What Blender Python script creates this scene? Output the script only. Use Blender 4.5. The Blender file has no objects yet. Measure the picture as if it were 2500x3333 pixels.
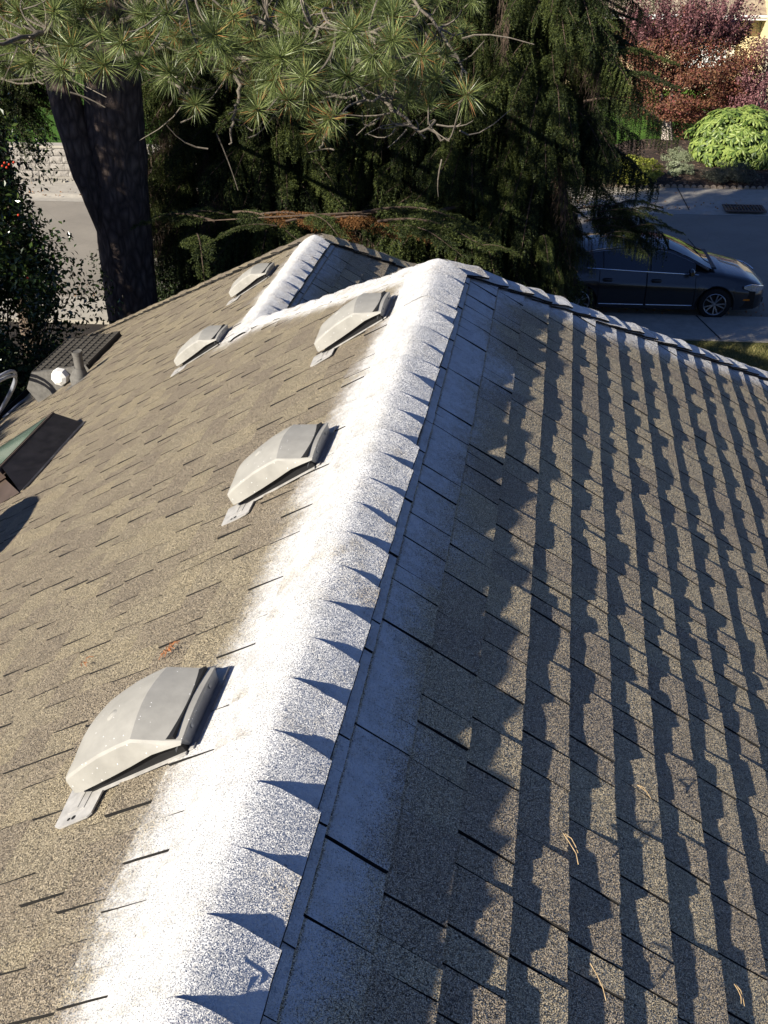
import bpy, bmesh, math, random
import numpy as np
from mathutils import Vector, Matrix, noise
random.seed(7); np.random.seed(7)
SC = bpy.context.scene
COL = SC.collection
R_ = math.radians
H = 6.35                      # height of the main ridge above the ground

# ------------------------------------------------------------------ camera
FPX = 3420.0
CAM = np.array([0.4656, 0.0387, 1.4618 + H])
CF = np.array([-0.13514656, 0.84461918, -0.51802882])
CR = np.array([0.98802511, 0.15415987, -0.00641241])
CU = np.array([-0.07444321 + 0.0, 0.0, 0.0]); CU = np.cross(CR, CF)
cam_d = bpy.data.cameras.new('camera'); cam = bpy.data.objects.new('camera', cam_d); COL.objects.link(cam)
cam.matrix_world = Matrix(((CR[0], CU[0], -CF[0], CAM[0]), (CR[1], CU[1], -CF[1], CAM[1]), (CR[2], CU[2], -CF[2], CAM[2]), (0, 0, 0, 1)))
cam_d.sensor_fit = 'VERTICAL'; cam_d.sensor_height = 24; cam_d.sensor_width = 18
cam_d.lens = 24 * FPX / 3333; cam_d.clip_start = 0.05; cam_d.clip_end = 3000
SC.camera = cam

# ------------------------------------------------------------------ sky and sun
SUN_T = np.array([0.606, 0.648, -0.4615]); SUN_T /= np.linalg.norm(SUN_T)     # the way the light travels
EL = math.asin(-SUN_T[2]); AZ = math.atan2(-SUN_T[0], -SUN_T[1])
W = bpy.data.worlds.new('World'); SC.world = W; W.use_nodes = True
nt = W.node_tree; bg = nt.nodes['Background']
sky = nt.nodes.new('ShaderNodeTexSky'); sky.sky_type = 'NISHITA'; sky.sun_disc = False
sky.sun_elevation = EL; sky.sun_rotation = AZ % (2 * math.pi); sky.air_density = 1.0; sky.dust_density = 0.2; sky.ozone_density = 3.0
sky_tint = nt.nodes.new('ShaderNodeMix'); sky_tint.data_type = 'RGBA'; sky_tint.blend_type = 'MULTIPLY'; sky_tint.inputs[0].default_value = 1.0
sky_tint.inputs[7].default_value = (0.80, 0.90, 1.30, 1)                    # blue tint multiplied into the sky to make the shade bluer
nt.links.new(sky.outputs[0], sky_tint.inputs[6]); nt.links.new(sky_tint.outputs[2], bg.inputs[0]); bg.inputs[1].default_value = 0.040
sun_d = bpy.data.lights.new('sun', 'SUN'); sun_d.energy = 5.0; sun_d.angle = R_(0.5); sun_d.color = (1.0, 0.92, 0.79)
sun = bpy.data.objects.new('sun', sun_d); COL.objects.link(sun)
sun.rotation_euler = Vector(SUN_T).to_track_quat('-Z', 'Y').to_euler(); sun.location = (-20, -20, 30)
SC.view_settings.view_transform = 'Standard'; SC.view_settings.look = 'None'
SC.view_settings.exposure = 0.85; SC.view_settings.gamma = 1.0; SC.view_settings.use_curve_mapping = False
SC.render.engine = 'CYCLES'
SC.cycles.max_bounces = 5; SC.cycles.diffuse_bounces = 3; SC.cycles.glossy_bounces = 3; SC.cycles.transmission_bounces = 4
SC.cycles.transparent_max_bounces = 6; SC.cycles.use_denoising = True

def at(px, py, Y):
    """Point of the place seen at a pixel of the photograph, on the upright plane y = Y."""
    d = CF * FPX + CR * (px - 1250) - CU * (py - 1666.5)
    return CAM + d * ((Y - CAM[1]) / d[1])
def gat(px, py, z=0.0):
    d = CF * FPX + CR * (px - 1250) - CU * (py - 1666.5)
    return CAM + d * ((z - CAM[2]) / d[2])
def project(P):
    d = np.asarray(P, float) - CAM
    z = d @ CF
    return np.stack([1250 + FPX * (d @ CR) / z, 1666.5 - FPX * (d @ CU) / z, z], -1)

# ------------------------------------------------------------------ helpers
def link(o, parent=None):
    COL.objects.link(o)
    if parent is not None: o.parent = parent
    return o
def tag(o, label=None, cat=None, group=None, kind=None):
    if label: o['label'] = label
    if cat: o['category'] = cat
    if group: o['group'] = group
    if kind: o['kind'] = kind
    return o
def empty(name, loc=(0, 0, 0), label=None, cat=None, group=None, rz=0):
    o = bpy.data.objects.new(name, None); COL.objects.link(o); o.location = loc; o.rotation_euler = (0, 0, rz)
    o.empty_display_size = 0.2
    return tag(o, label, cat, group)

class MB:
    """Collects shapes; build() links them as ONE mesh object."""
    def __init__(self): self.v = []; self.f = []; self.m = []
    def add(self, vs, fs, mi=0):
        n = len(self.v); self.v += [tuple(map(float, p)) for p in vs]
        for f in fs: self.f.append(tuple(n + i for i in f)); self.m.append(mi)
        return self
    def box(self, c, s, mi=0, axes=None, taper=1.0):
        c = np.array(c, float); hx, hy, hz = [k / 2 for k in s]
        A = np.eye(3) if axes is None else np.array(axes, float)
        vs = []
        for z in (-1, 1):
            t = taper if z > 0 else 1.0
            for x, y in ((-1, -1), (1, -1), (1, 1), (-1, 1)):
                vs.append(c + A[0] * x * hx * t + A[1] * y * hy * t + A[2] * z * hz)
        return self.add(vs, [(3, 2, 1, 0), (4, 5, 6, 7), (0, 1, 5, 4), (1, 2, 6, 5), (2, 3, 7, 6), (3, 0, 4, 7)], mi)
    def tube(self, pts, rad, n=8, mi=0, caps=True, jit=0.0):
        pts = [np.array(p, float) for p in pts]
        if not hasattr(rad, '__len__'): rad = [rad] * len(pts)
        vs = []; a = None
        for i, p in enumerate(pts):
            t = pts[min(i + 1, len(pts) - 1)] - pts[max(i - 1, 0)]; t = t / (np.linalg.norm(t) + 1e-12)
            if a is None:
                a = np.cross(t, (0, 0, 1.0)); 
                if np.linalg.norm(a) < 0.1: a = np.cross(t, (1.0, 0, 0))
            a = a - t * (a @ t); a /= np.linalg.norm(a) + 1e-12
            b = np.cross(t, a)
            for k in range(n):
                w = 2 * math.pi * k / n; r = rad[i] * (1 + (random.uniform(-jit, jit) if jit else 0))
                vs.append(p + a * math.cos(w) * r + b * math.sin(w) * r)
        fs = []
        for i in range(len(pts) - 1):
            for k in range(n):
                k2 = (k + 1) % n
                fs.append((i * n + k, i * n + k2, (i + 1) * n + k2, (i + 1) * n + k))
        if caps: fs.append(tuple(range(n - 1, -1, -1))); fs.append(tuple((len(pts) - 1) * n + k for k in range(n)))
        return self.add(vs, fs, mi)
    def lathe(self, prof, n=16, c=(0, 0, 0), mi=0, axis=2):
        vs = []
        for r, z in prof:
            for k in range(n):
                w = 2 * math.pi * k / n; p = [0, 0, 0]
                o = [i for i in range(3) if i != axis]
                p[o[0]] = r * math.cos(w); p[o[1]] = r * math.sin(w); p[axis] = z
                vs.append(np.array(p) + np.array(c))
        fs = []
        for i in range(len(prof) - 1):
            for k in range(n):
                k2 = (k + 1) % n; fs.append((i * n + k, i * n + k2, (i + 1) * n + k2, (i + 1) * n + k))
        return self.add(vs, fs, mi)
    def grid(self, P, mi=0, close_u=False):
        nu, nv = len(P), len(P[0]); vs = [p for row in P for p in row]
        fs = [(i * nv + j, i * nv + j + 1, (i + 1) * nv + j + 1, (i + 1) * nv + j) for i in range(nu - 1) for j in range(nv - 1)]
        return self.add(vs, fs, mi)
    def build(self, name, mat, parent=None, smooth=None, loc=None):
        me = bpy.data.meshes.new(name); me.from_pydata(self.v, [], self.f)
        mats = mat if isinstance(mat, (list, tuple)) else [mat]
        for m in mats: me.materials.append(m)
        if len(mats) > 1: me.polygons.foreach_set('material_index', self.m)
        me.validate(); me.update()
        if smooth is not None: soften(me, smooth)
        o = bpy.data.objects.new(name, me)
        if loc is not None: o.location = loc
        return link(o, parent)
def soften(me, deg=35):
    bm = bmesh.new(); bm.from_mesh(me)
    bmesh.ops.remove_doubles(bm, verts=bm.verts, dist=1e-5)
    bmesh.ops.recalc_face_normals(bm, faces=bm.faces)
    lim = math.radians(deg)
    for f in bm.faces: f.smooth = True
    for e in bm.edges:
        if len(e.link_faces) == 2 and e.calc_face_angle(0) > lim: e.smooth = False
    bm.to_mesh(me); bm.free(); me.update()
def mesh_np(name, v, f, mats, parent=None, mi=None, attrs=None, smooth=False):
    """v (n,3); f (m,3) or (m,4) arrays."""
    v = np.asarray(v, np.float32); f = np.asarray(f, np.int32); k = f.shape[1]
    me = bpy.data.meshes.new(name); me.vertices.add(len(v)); me.vertices.foreach_set('co', v.ravel())
    me.loops.add(f.size); me.loops.foreach_set('vertex_index', f.ravel())
    me.polygons.add(len(f)); me.polygons.foreach_set('loop_start', np.arange(0, f.size, k, dtype=np.int32))
    me.polygons.foreach_set('loop_total', np.full(len(f), k, np.int32))
    for m in mats: me.materials.append(m)
    if mi is not None: me.polygons.foreach_set('material_index', np.asarray(mi, np.int32))
    me.update(calc_edges=True); me.validate()
    for an, av in (attrs or {}).items():
        a = me.attributes.new(an, 'FLOAT', 'POINT'); a.data.foreach_set('value', np.asarray(av, np.float32))
    me.polygons.foreach_set('use_smooth', np.full(len(f), bool(smooth)))
    o = bpy.data.objects.new(name, me)
    return link(o, parent)

# ------------------------------------------------------------------ materials
class NT:
    def __init__(self, name):
        self.m = bpy.data.materials.new(name); self.m.use_nodes = True
        self.t = self.m.node_tree; self.b = self.t.nodes['Principled BSDF']
    def n(self, typ, **kw):
        x = self.t.nodes.new('ShaderNode' + typ)
        for k, v in kw.items():
            if k.startswith('i_'):
                key = k[2:]; key = int(key) if key.isdigit() else key.replace('_', ' ')
                x.inputs[key].default_value = v
            else: setattr(x, k, v)
        return x
    def l(self, a, b): self.t.links.new(a, b)
    def pos(self): return self.n('NewGeometry').outputs['Position']
    def obj(self): return self.n('TexCoord').outputs['Object']
    def noise(self, vec, scale, detail=3, rough=0.55, vscale=None):
        if vscale is not None:
            mp = self.n('Mapping'); mp.inputs['Scale'].default_value = vscale; self.l(vec, mp.inputs[0]); vec = mp.outputs[0]
        x = self.n('TexNoise'); x.inputs['Scale'].default_value = scale; x.inputs['Detail'].default_value = detail
        x.inputs['Roughness'].default_value = rough; self.l(vec, x.inputs['Vector']); return x.outputs['Fac']
    def ramp(self, fac, stops, interp='LINEAR'):
        x = self.n('ValToRGB'); e = x.color_ramp.elements; x.color_ramp.interpolation = interp
        while len(e) < len(stops): e.new(0.5)
        for k, (p, c) in enumerate(stops):
            e[k].position = p; e[k].color = tuple(c) + ((1,) if len(c) == 3 else ())
        self.l(fac, x.inputs[0]); return x.outputs[0]
    def math(self, op, a, b=None, c=None, clamp=False):
        x = self.n('Math', operation=op); x.use_clamp = clamp
        for i, v in enumerate((a, b, c)):
            if v is None: continue
            if isinstance(v, (int, float)): x.inputs[i].default_value = v
            else: self.l(v, x.inputs[i])
        return x.outputs[0]
    def mix(self, fac, a, b, blend='MIX'):
        x = self.n('Mix', data_type='RGBA', blend_type=blend)
        for s, v in ((x.inputs[0], fac), (x.inputs[6], a), (x.inputs[7], b)):
            if isinstance(v, (int, float)): s.default_value = v
            elif isinstance(v, tuple): s.default_value = v + ((1,) if len(v) == 3 else ())
            else: self.l(v, s)
        return x.outputs[2]
    def bump(self, h, dist, strength=1.0, normal=None):
        x = self.n('Bump'); x.inputs['Distance'].default_value = dist; x.inputs['Strength'].default_value = strength
        self.l(h, x.inputs['Height'])
        if normal is not None: self.l(normal, x.inputs['Normal'])
        return x.outputs[0]
    def attr(self, name): return self.n('Attribute', attribute_name=name).outputs['Fac']
    def out(self, color=None, rough=None, normal=None, metallic=None, spec=None):
        for key, v in (('Base Color', color), ('Roughness', rough), ('Normal', normal), ('Metallic', metallic), ('Specular IOR Level', spec)):
            if v is None: continue
            s = self.b.inputs[key]
            if isinstance(v, (int, float)): s.default_value = v
            elif isinstance(v, tuple): s.default_value = v + ((1,) if len(v) == 3 else ())
            else: self.l(v, s)
        return self.m

def simple(name, col, rough=0.6, metal=0.0, nscale=20, var=0.15, spec=0.3, bump=0.0, obj=False):
    t = NT(name); p = t.obj() if obj else t.pos(); n = t.noise(p, nscale, 4, 0.6)
    a = tuple(c * (1 - var) for c in col); b = tuple(min(1, c * (1 + var)) for c in col)
    c = t.ramp(n, [(0.3, a), (0.7, b)])
    nr = t.bump(n, bump) if bump else None
    return t.out(c, rough, nr, metal, spec)

def mat_shingle():
    t = NT('asphalt_shingle'); p = t.pos()
    vo = t.n('TexVoronoi'); vo.inputs['Scale'].default_value = 640; t.l(p, vo.inputs['Vector'])
    cell = t.n('SeparateColor'); t.l(vo.outputs['Color'], cell.inputs[0])
    gran = t.ramp(cell.outputs[0], [(0.0, (0.10, 0.086, 0.069)), (0.22, (0.165, 0.143, 0.112)), (0.5, (0.255, 0.223, 0.170)), (0.8, (0.36, 0.318, 0.240)), (1.0, (0.55, 0.50, 0.40))])
    mid = t.noise(p, 9, 4, 0.6)
    tone = t.attr('tone')
    f = t.math('ADD', t.math('MULTIPLY', tone, 0.62), t.math('MULTIPLY', mid, 0.5))
    tint = t.ramp(f, [(0.15, (1.36, 1.31, 1.30)), (0.45, (1.58, 1.52, 1.45)), (0.62, (1.72, 1.68, 1.56)), (0.9, (1.88, 1.82, 1.62))])
    c = t.mix(1.0, gran, tint, 'MULTIPLY')
    # oversprayed white paint: a thickness stored on the mesh, broken up by granules and streaks
    st = t.noise(p, 26, 4, 0.65); fine = t.noise(p, 150, 2, 0.6)
    pa = t.attr('paint')
    pp = t.math('ADD', pa, t.math('MULTIPLY', t.math('SUBTRACT', st, 0.5), 0.55))
    pp = t.math('ADD', pp, t.math('MULTIPLY', t.math('SUBTRACT', fine, 0.5), 0.5))
    pp = t.math('ADD', pp, t.math('MULTIPLY', t.math('SUBTRACT', cell.outputs[1], 0.5), 0.42))
    mr = t.n('MapRange', interpolation_type='SMOOTHSTEP'); mr.inputs[1].default_value = 0.18; mr.inputs[2].default_value = 0.86
    t.l(pp, mr.inputs[0])
    gate = t.n('MapRange'); gate.inputs[1].default_value = 0.02; gate.inputs[2].default_value = 0.12; t.l(pa, gate.inputs[0])
    fac = t.math('MULTIPLY', mr.outputs[0], gate.outputs[0])
    c2 = t.mix(fac, c, t.ramp(st, [(0.3, (0.58, 0.58, 0.57)), (0.6, (0.70, 0.70, 0.69))]))
    h = t.math('ADD', t.math('MULTIPLY', cell.outputs[2], 0.5), t.math('MULTIPLY', t.noise(p, 300, 3, 0.6), 0.9))
    b = t.n('Bump'); b.inputs['Distance'].default_value = 0.0014; t.l(h, b.inputs['Height'])
    # every granule is a small stone with a facing of its own
    rv = t.n('VectorMath', operation='SUBTRACT'); rv.inputs[1].default_value = (0.5, 0.5, 0.5); t.l(vo.outputs['Color'], rv.inputs[0])
    sc = t.n('VectorMath', operation='SCALE'); t.l(t.math('SUBTRACT', 3.2, t.math('MULTIPLY', fac, 2.15)), sc.inputs['Scale']); t.l(rv.outputs[0], sc.inputs[0])
    ad = t.n('VectorMath', operation='ADD'); t.l(b.outputs[0], ad.inputs[0]); t.l(sc.outputs[0], ad.inputs[1])
    nm = t.n('VectorMath', operation='NORMALIZE'); t.l(ad.outputs[0], nm.inputs[0])
    t.m.cycles.use_bump_map_correction = False
    return t.out(c2, 0.95, nm.outputs[0], 0, 0.15)
M = {}
M['shingle'] = mat_shingle()
M['cut'] = simple('shingle_cut_edge', (0.018, 0.017, 0.016), 0.95)
M['felt'] = simple('roofing_felt', (0.02, 0.02, 0.02), 0.95)
# ------------------------------------------------------------------ the house: geometry of the roof
S = 2 / 3.0; CN = 1 / math.sqrt(1 + S * S); EXP = 0.143
AH = 4.896                      # half width of the main roof
A1Y = 4.593; CX = 1.242; VY = A1Y + CX; A2Y = 7.665
WX = AH - 2 * CX               # right eave of the wing
WE = A2Y + AH - CX             # front eave of the wing
YB = -9.0                      # rear gable end, behind the viewer
def RP(x, y, z=0.0): return np.array([x, y, H + z])
class Plane:
    def __init__(s, O, D, Y, sign):
        s.O = np.array(O, float); s.D = np.array(D, float); s.Y = np.array(Y, float)
        s.N = np.cross(s.D, s.Y) if sign > 0 else np.cross(s.Y, s.D); s.N /= np.linalg.norm(s.N)
        if s.N[2] < 0: s.N = -s.N
    def P(s, u, y, h=0.0):
        u = np.asarray(u, float)[..., None]; y = np.asarray(y, float)[..., None]; h = np.asarray(h, float)[..., None]
        return s.O + s.D * u + s.Y * y + s.N * h
PL = Plane(RP(0, 0), (-CN, 0, -CN * S), (0, 1, 0), 1)
PR = Plane(RP(0, 0), (CN, 0, -CN * S), (0, 1, 0), 1)
PR2 = Plane(RP(-CX, 0, -CX * S), (CN, 0, -CN * S), (0, 1, 0), 1)
PF1 = Plane(RP(0, A1Y), (0, CN, -CN * S), (1, 0, 0), 1)
PF2 = Plane(RP(-CX, A2Y, -CX * S), (0, CN, -CN * S), (1, 0, 0), 1)
UE = AH / CN                   # slope length of the main roof
V1 = RP(0, A1Y); VV = RP(-CX, VY, -CX * S); V2 = RP(-CX, A2Y, -CX * S)
NOISE_OFF = Vector((3.1, 7.7, 1.3))
crests = [(RP(0, YB), V1, 'R1'), (V1, VV, 'H1L'), (V1, V1 + np.array([1, 1, -S]) * AH, 'H1R'), (VV, V2, 'R2'),
          (V2, V2 + np.array([-1, 1, -S]) * (AH - CX), 'H2L'), (V2, V2 + np.array([1, 1, -S]) * (AH - CX), 'H2R')]
def seg_dist(P, a, b):
    ab = b - a; t = np.clip(((P - a) @ ab) / (ab @ ab), 0, 1)
    return np.linalg.norm(P - (a + t[..., None] * ab), axis=-1), t * np.linalg.norm(ab)
def vnoise(P, sc):
    return np.array([noise.noise(Vector(p) * sc + NOISE_OFF) for p in np.asarray(P).reshape(-1, 3)]).reshape(np.asarray(P).shape[:-1])
def sstep(a, b, x):
    t = np.clip((x - a) / (b - a), 0, 1); return t * t * (3 - 2 * t)
def paint_amount(P, side):
    """White overspray laid along the crests: thick on the caps, thinning out down the slopes."""
    P = np.asarray(P, float); out = np.zeros(P.shape[:-1])
    n = vnoise(P, 2.3) * 0.5 + vnoise(P, 7.0) * 0.25
    for a, b, nm in crests:
        d, t = seg_dist(P, a, b)
        if nm == 'R1':
            far = sstep(1.0, 4.6, t + YB)                       # wider drift towards the apex
            if side == 'L': w0, w1 = 0.11, 0.36 + 0.10 * (1 - far)
            elif side == 'R': w0, w1 = 0.13, 0.42 + 0.14 * far
            else: w0, w1 = 0.05, 0.6
            pk = {'L': 1.0, 'R': 0.62}.get(side, 1.0); pk = 0.86 if side == 'R' else pk
        elif nm == 'H1L': w0, w1, pk = 0.09, 0.24, 0.9
        elif nm == 'H1R': w0, w1, pk = 0.10, 0.34, 0.8
        elif nm == 'R2': w0, w1, pk = (0.10, 0.26, 1.0) if side == 'L' else (0.12, 0.38, 0.62)
        else: continue
        v = pk * (1 - sstep(w0, w1, d * (1 + 0.55 * n)))
        out = np.maximum(out, v)
    if side in ('L', 'R'):
        d = np.linalg.norm(P - VV, axis=-1); out = np.maximum(out, 0.75 * (1 - sstep(0.15, 0.5, d * (1 + 0.5 * n))))
    return out

tabs = []      # (verts, faces, paint, tone, size in the picture)
def make_tab(pl, u0, ub, ya, yb, th, ylim, side, fine, tone):
    nu = 5 if fine else 2
    ny = max(2, int(math.ceil((yb - ya) / (0.028 if fine else 0.075)))) + 1
    uu = np.linspace(u0, ub, nu)
    crev = side in ('R', 'R2') and ub < 0.5
    if crev: uu = np.array(sorted([u0, ub - EXP + 0.002, ub - EXP + 0.013] + ([0.118, 0.133] if ub < 0.2 else []) + list(np.linspace(ub - EXP + 0.04, ub, 4)))); nu = len(uu)
    tt = np.linspace(0, 1, ny)
    U, T = np.meshgrid(uu, tt, indexing='ij')
    kk = 0.010 if side == 'R' and ya < 3.4 else 0.0
    sk0, sk1 = random.uniform(-0.004, 0.004) + kk, random.uniform(-0.004, 0.004) + kk
    f = (U - u0) / (ub - u0)
    Yv = ya + (yb - ya) * T + (1 - f) * (sk0 * (1 - T) + sk1 * T)
    U2 = U.copy()
    if fine and not crev: U2[-1] += np.array([random.uniform(-0.0015, 0.0015) for _ in range(ny)])
    else: U2[-1] += np.array([random.uniform(-0.001, 0.001) for _ in range(ny)])
    if side == 'L': U2 = np.maximum(U2, np.where(Yv < A1Y, -1, np.where(Yv < VY, (Yv - A1Y) / CN, np.where(Yv < A2Y, CX / CN, (CX + Yv - A2Y) / CN))))
    if side == 'R': U2 = np.maximum(U2, (Yv - A1Y) / CN)
    lo, hi = ylim(U2)
    Yc = np.clip(Yv, lo, hi)
    base = pl.P(U2, Yc, 0.0)
    tilt = random.uniform(-0.0012, 0.0012)
    hh = 0.002 + f * th + tilt * (T - 0.5) * 2 * f
    nz = vnoise(base, 13.0) * 0.0011 + (vnoise(base, 33.0) * 0.0007 if fine else 0)
    hh = hh + nz * (0.4 + 0.6 * f)
    P = pl.P(U2, Yc, hh)
    B = pl.P(U2, Yc, np.full_like(hh, -0.004))
    nv = nu * ny; vs = [P.reshape(-1, 3)]; fs = []
    idx = np.arange(nv).reshape(nu, ny)
    for i in range(nu - 1):
        for j in range(ny - 1): fs.append((idx[i, j], idx[i + 1, j], idx[i + 1, j + 1], idx[i, j + 1]))
    rim = list(idx[:, 0]) + list(idx[-1, 1:]) + list(idx[:-1, -1][::-1])
    Bf = B.reshape(-1, 3)[rim]; vs.append(Bf); k0 = nv
    for k in range(len(rim) - 1): fs.append((rim[k], k0 + k, k0 + k + 1, rim[k + 1]))
    v = np.concatenate(vs); pa = paint_amount(v, side)
    if crev:                                                        # the spray never reached the crease under each edge
        m_ = np.ones(nu); m_[uu < ub - EXP + 0.01] = 0.0; m_[(uu > 0.11) & (uu < 0.126)] = 0.0
        pa[:nv] *= np.repeat(m_, ny)
    tn = np.full(len(v), tone)
    q = project(pl.P([u0, u0, ub, ub], [ya, yb, yb, ya], 0.01))
    area = 0.0
    if (q[:, 2] > 0.3).all():
        x, y = q[:, 0], q[:, 1]
        cx, cy = x.mean(), y.mean()
        if -60 < cx < 2560 and -60 < cy < 3400: area = 0.5 * abs(np.dot(x, np.roll(y, 1)) - np.dot(y, np.roll(x, 1)))
    tabs.append((v, fs, pa, tn, area, [0] * ((nu - 1) * (ny - 1)) + [1] * (len(rim) - 1)))
def cover(pl, d0, u_max, yr, ylim, side, near_y=None, wide=1.0):
    k = 0
    while True:
        ub = d0 + k * EXP
        if ub > u_max + 0.02: break
        ub = min(ub, u_max + 0.02)
        u0 = ub - EXP - 0.012
        um = max(ub - EXP * 0.5, 0.0)
        lo, hi = yr(ub)
        y = lo - random.uniform(0, 0.2); high = random.random() < 0.5
        while y < hi:
            w = (random.choice([0.08, 0.10, 0.13, 0.16, 0.20]) + random.uniform(-0.02, 0.02)) * wide
            th = (random.uniform(0.0118, 0.0140) if high else random.uniform(0.0084, 0.0100))
            gap = random.uniform(0.0035, 0.0058) if random.random() < 0.8 else 0.0008
            ya, yb = y, y + w
            if yb > lo - 0.3:
                p = project(pl.P(np.array([ub]), np.array([(ya + yb) / 2])))[0]
                fine = 0.3 < p[2] < 4.2 and -200 < p[0] < 2700 and p[1] < 3600
                make_tab(pl, max(u0, -0.02), ub, ya, yb - gap, th, ylim, side, fine, random.random() ** 1.2 if high else random.random())
            y = yb; high = not high if random.random() < 0.8 else high
        k += 1
big = lambda U: (np.full_like(np.asarray(U, float), YB), np.full_like(np.asarray(U, float), WE))
def hiL(u):
    x = np.asarray(u, float) * CN
    return np.where(x < CX, A1Y + x, A2Y + (x - CX))
def limL(U): return np.full_like(U, YB), hiL(U)
def limR(U): return np.full_like(U, YB), A1Y + U * CN
Y0 = -0.9
cover(PL, 0.15, UE, lambda u: (Y0, float(hiL(u))), lambda U: (np.full_like(U, Y0), hiL(U)), 'L')
cover(PR, 0.1545, UE, lambda u: (Y0, A1Y + u * CN), lambda U: (np.full_like(U, Y0), A1Y + U * CN), 'R')
cover(PR2, 0.1545, (WX + CX) / CN, lambda u: (VY + u * CN - 0.05, A2Y + u * CN), lambda U: (VY + U * CN, A2Y + U * CN), 'R2')
# parts of the roof the picture does not show: the same courses, wider pieces
cover(PL, 0.15, UE, lambda u: (YB, Y0), lambda U: (np.full_like(U, YB), np.full_like(U, Y0)), 'L', wide=4)
cover(PR, 0.1545, UE, lambda u: (YB, Y0), lambda U: (np.full_like(U, YB), np.full_like(U, Y0)), 'R', wide=4)
def limF1(U):
    x = U * CN
    lo = np.maximum(-x, np.where(x < CX, -CX, x - 2 * CX))
    lo = np.where(x <= CX, -x, x - 2 * CX)
    return lo, x
cover(PF1, 0.1545, UE, lambda u: (float(limF1(np.array([u]))[0][0]), u * CN), limF1, 'F', wide=1.6)
cover(PF2, 0.1545, (AH - CX) / CN, lambda u: (-u * CN, u * CN), lambda U: (-U * CN, U * CN), 'F2', wide=1.6)

house = empty('house', (0, 0, 0), 'house seen from above, taupe asphalt shingle hip roof with white paint sprayed along its ridges', 'house')
def quadmesh(name, polys, mat, parent=None):
    mb = MB()
    for p in polys: mb.add(p, [tuple(range(len(p)))])
    return mb.build(name, mat, parent)
e = 0.0
def dn(p, k=0.006): return np.array(p) - np.array([0, 0, k])
E1 = V1 + np.array([1, 1, -S]) * AH
roof = quadmesh('roof', [
    [dn(RP(0, YB)), dn(V1), dn(VV), dn(V2), dn(V2 + np.array([-1, 1, -S]) * (AH - CX)), dn(RP(-AH, YB, -AH * S))],
    [dn(RP(0, YB)), dn(RP(AH, YB, -AH * S)), dn(E1), dn(V1)],
    [dn(V1), dn(E1), dn(RP(WX, A1Y + AH, -AH * S)), dn(VV)],
    [dn(VV), dn(RP(WX, A1Y + AH, -AH * S)), dn(RP(WX, WE, -AH * S)), dn(V2)],
    [dn(V2), dn(RP(WX, WE, -AH * S)), dn(RP(-AH, WE, -AH * S))]], M['felt'], house)
tabs_sorted = sorted(range(len(tabs)), key=lambda i: -tabs[i][4])
for i in tabs_sorted[:295]:
    v, fs, pa, tn, _, mi_ = tabs[i]
    mesh_np('shingle', v, fs, [M['shingle'], M['cut']], roof, mi=mi_, attrs={'paint': pa, 'tone': tn})
vv = []; ff = []; pp = []; tt = []; mm = []; n0 = 0
for i in tabs_sorted[295:]:
    v, fs, pa, tn, _, mi_ = tabs[i]
    mm += mi_; vv.append(v); ff.append(np.array(fs) + n0); pp.append(pa); tt.append(tn); n0 += len(v)
o = mesh_np('shingle_courses', np.concatenate(vv), np.concatenate(ff), [M['shingle'], M['cut']], roof, mi=mm, attrs={'paint': np.concatenate(pp), 'tone': np.concatenate(tt)})
tag(o, kind='stuff')
print('tabs', len(tabs), 'faces', sum(len(x) for x in ff))

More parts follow.
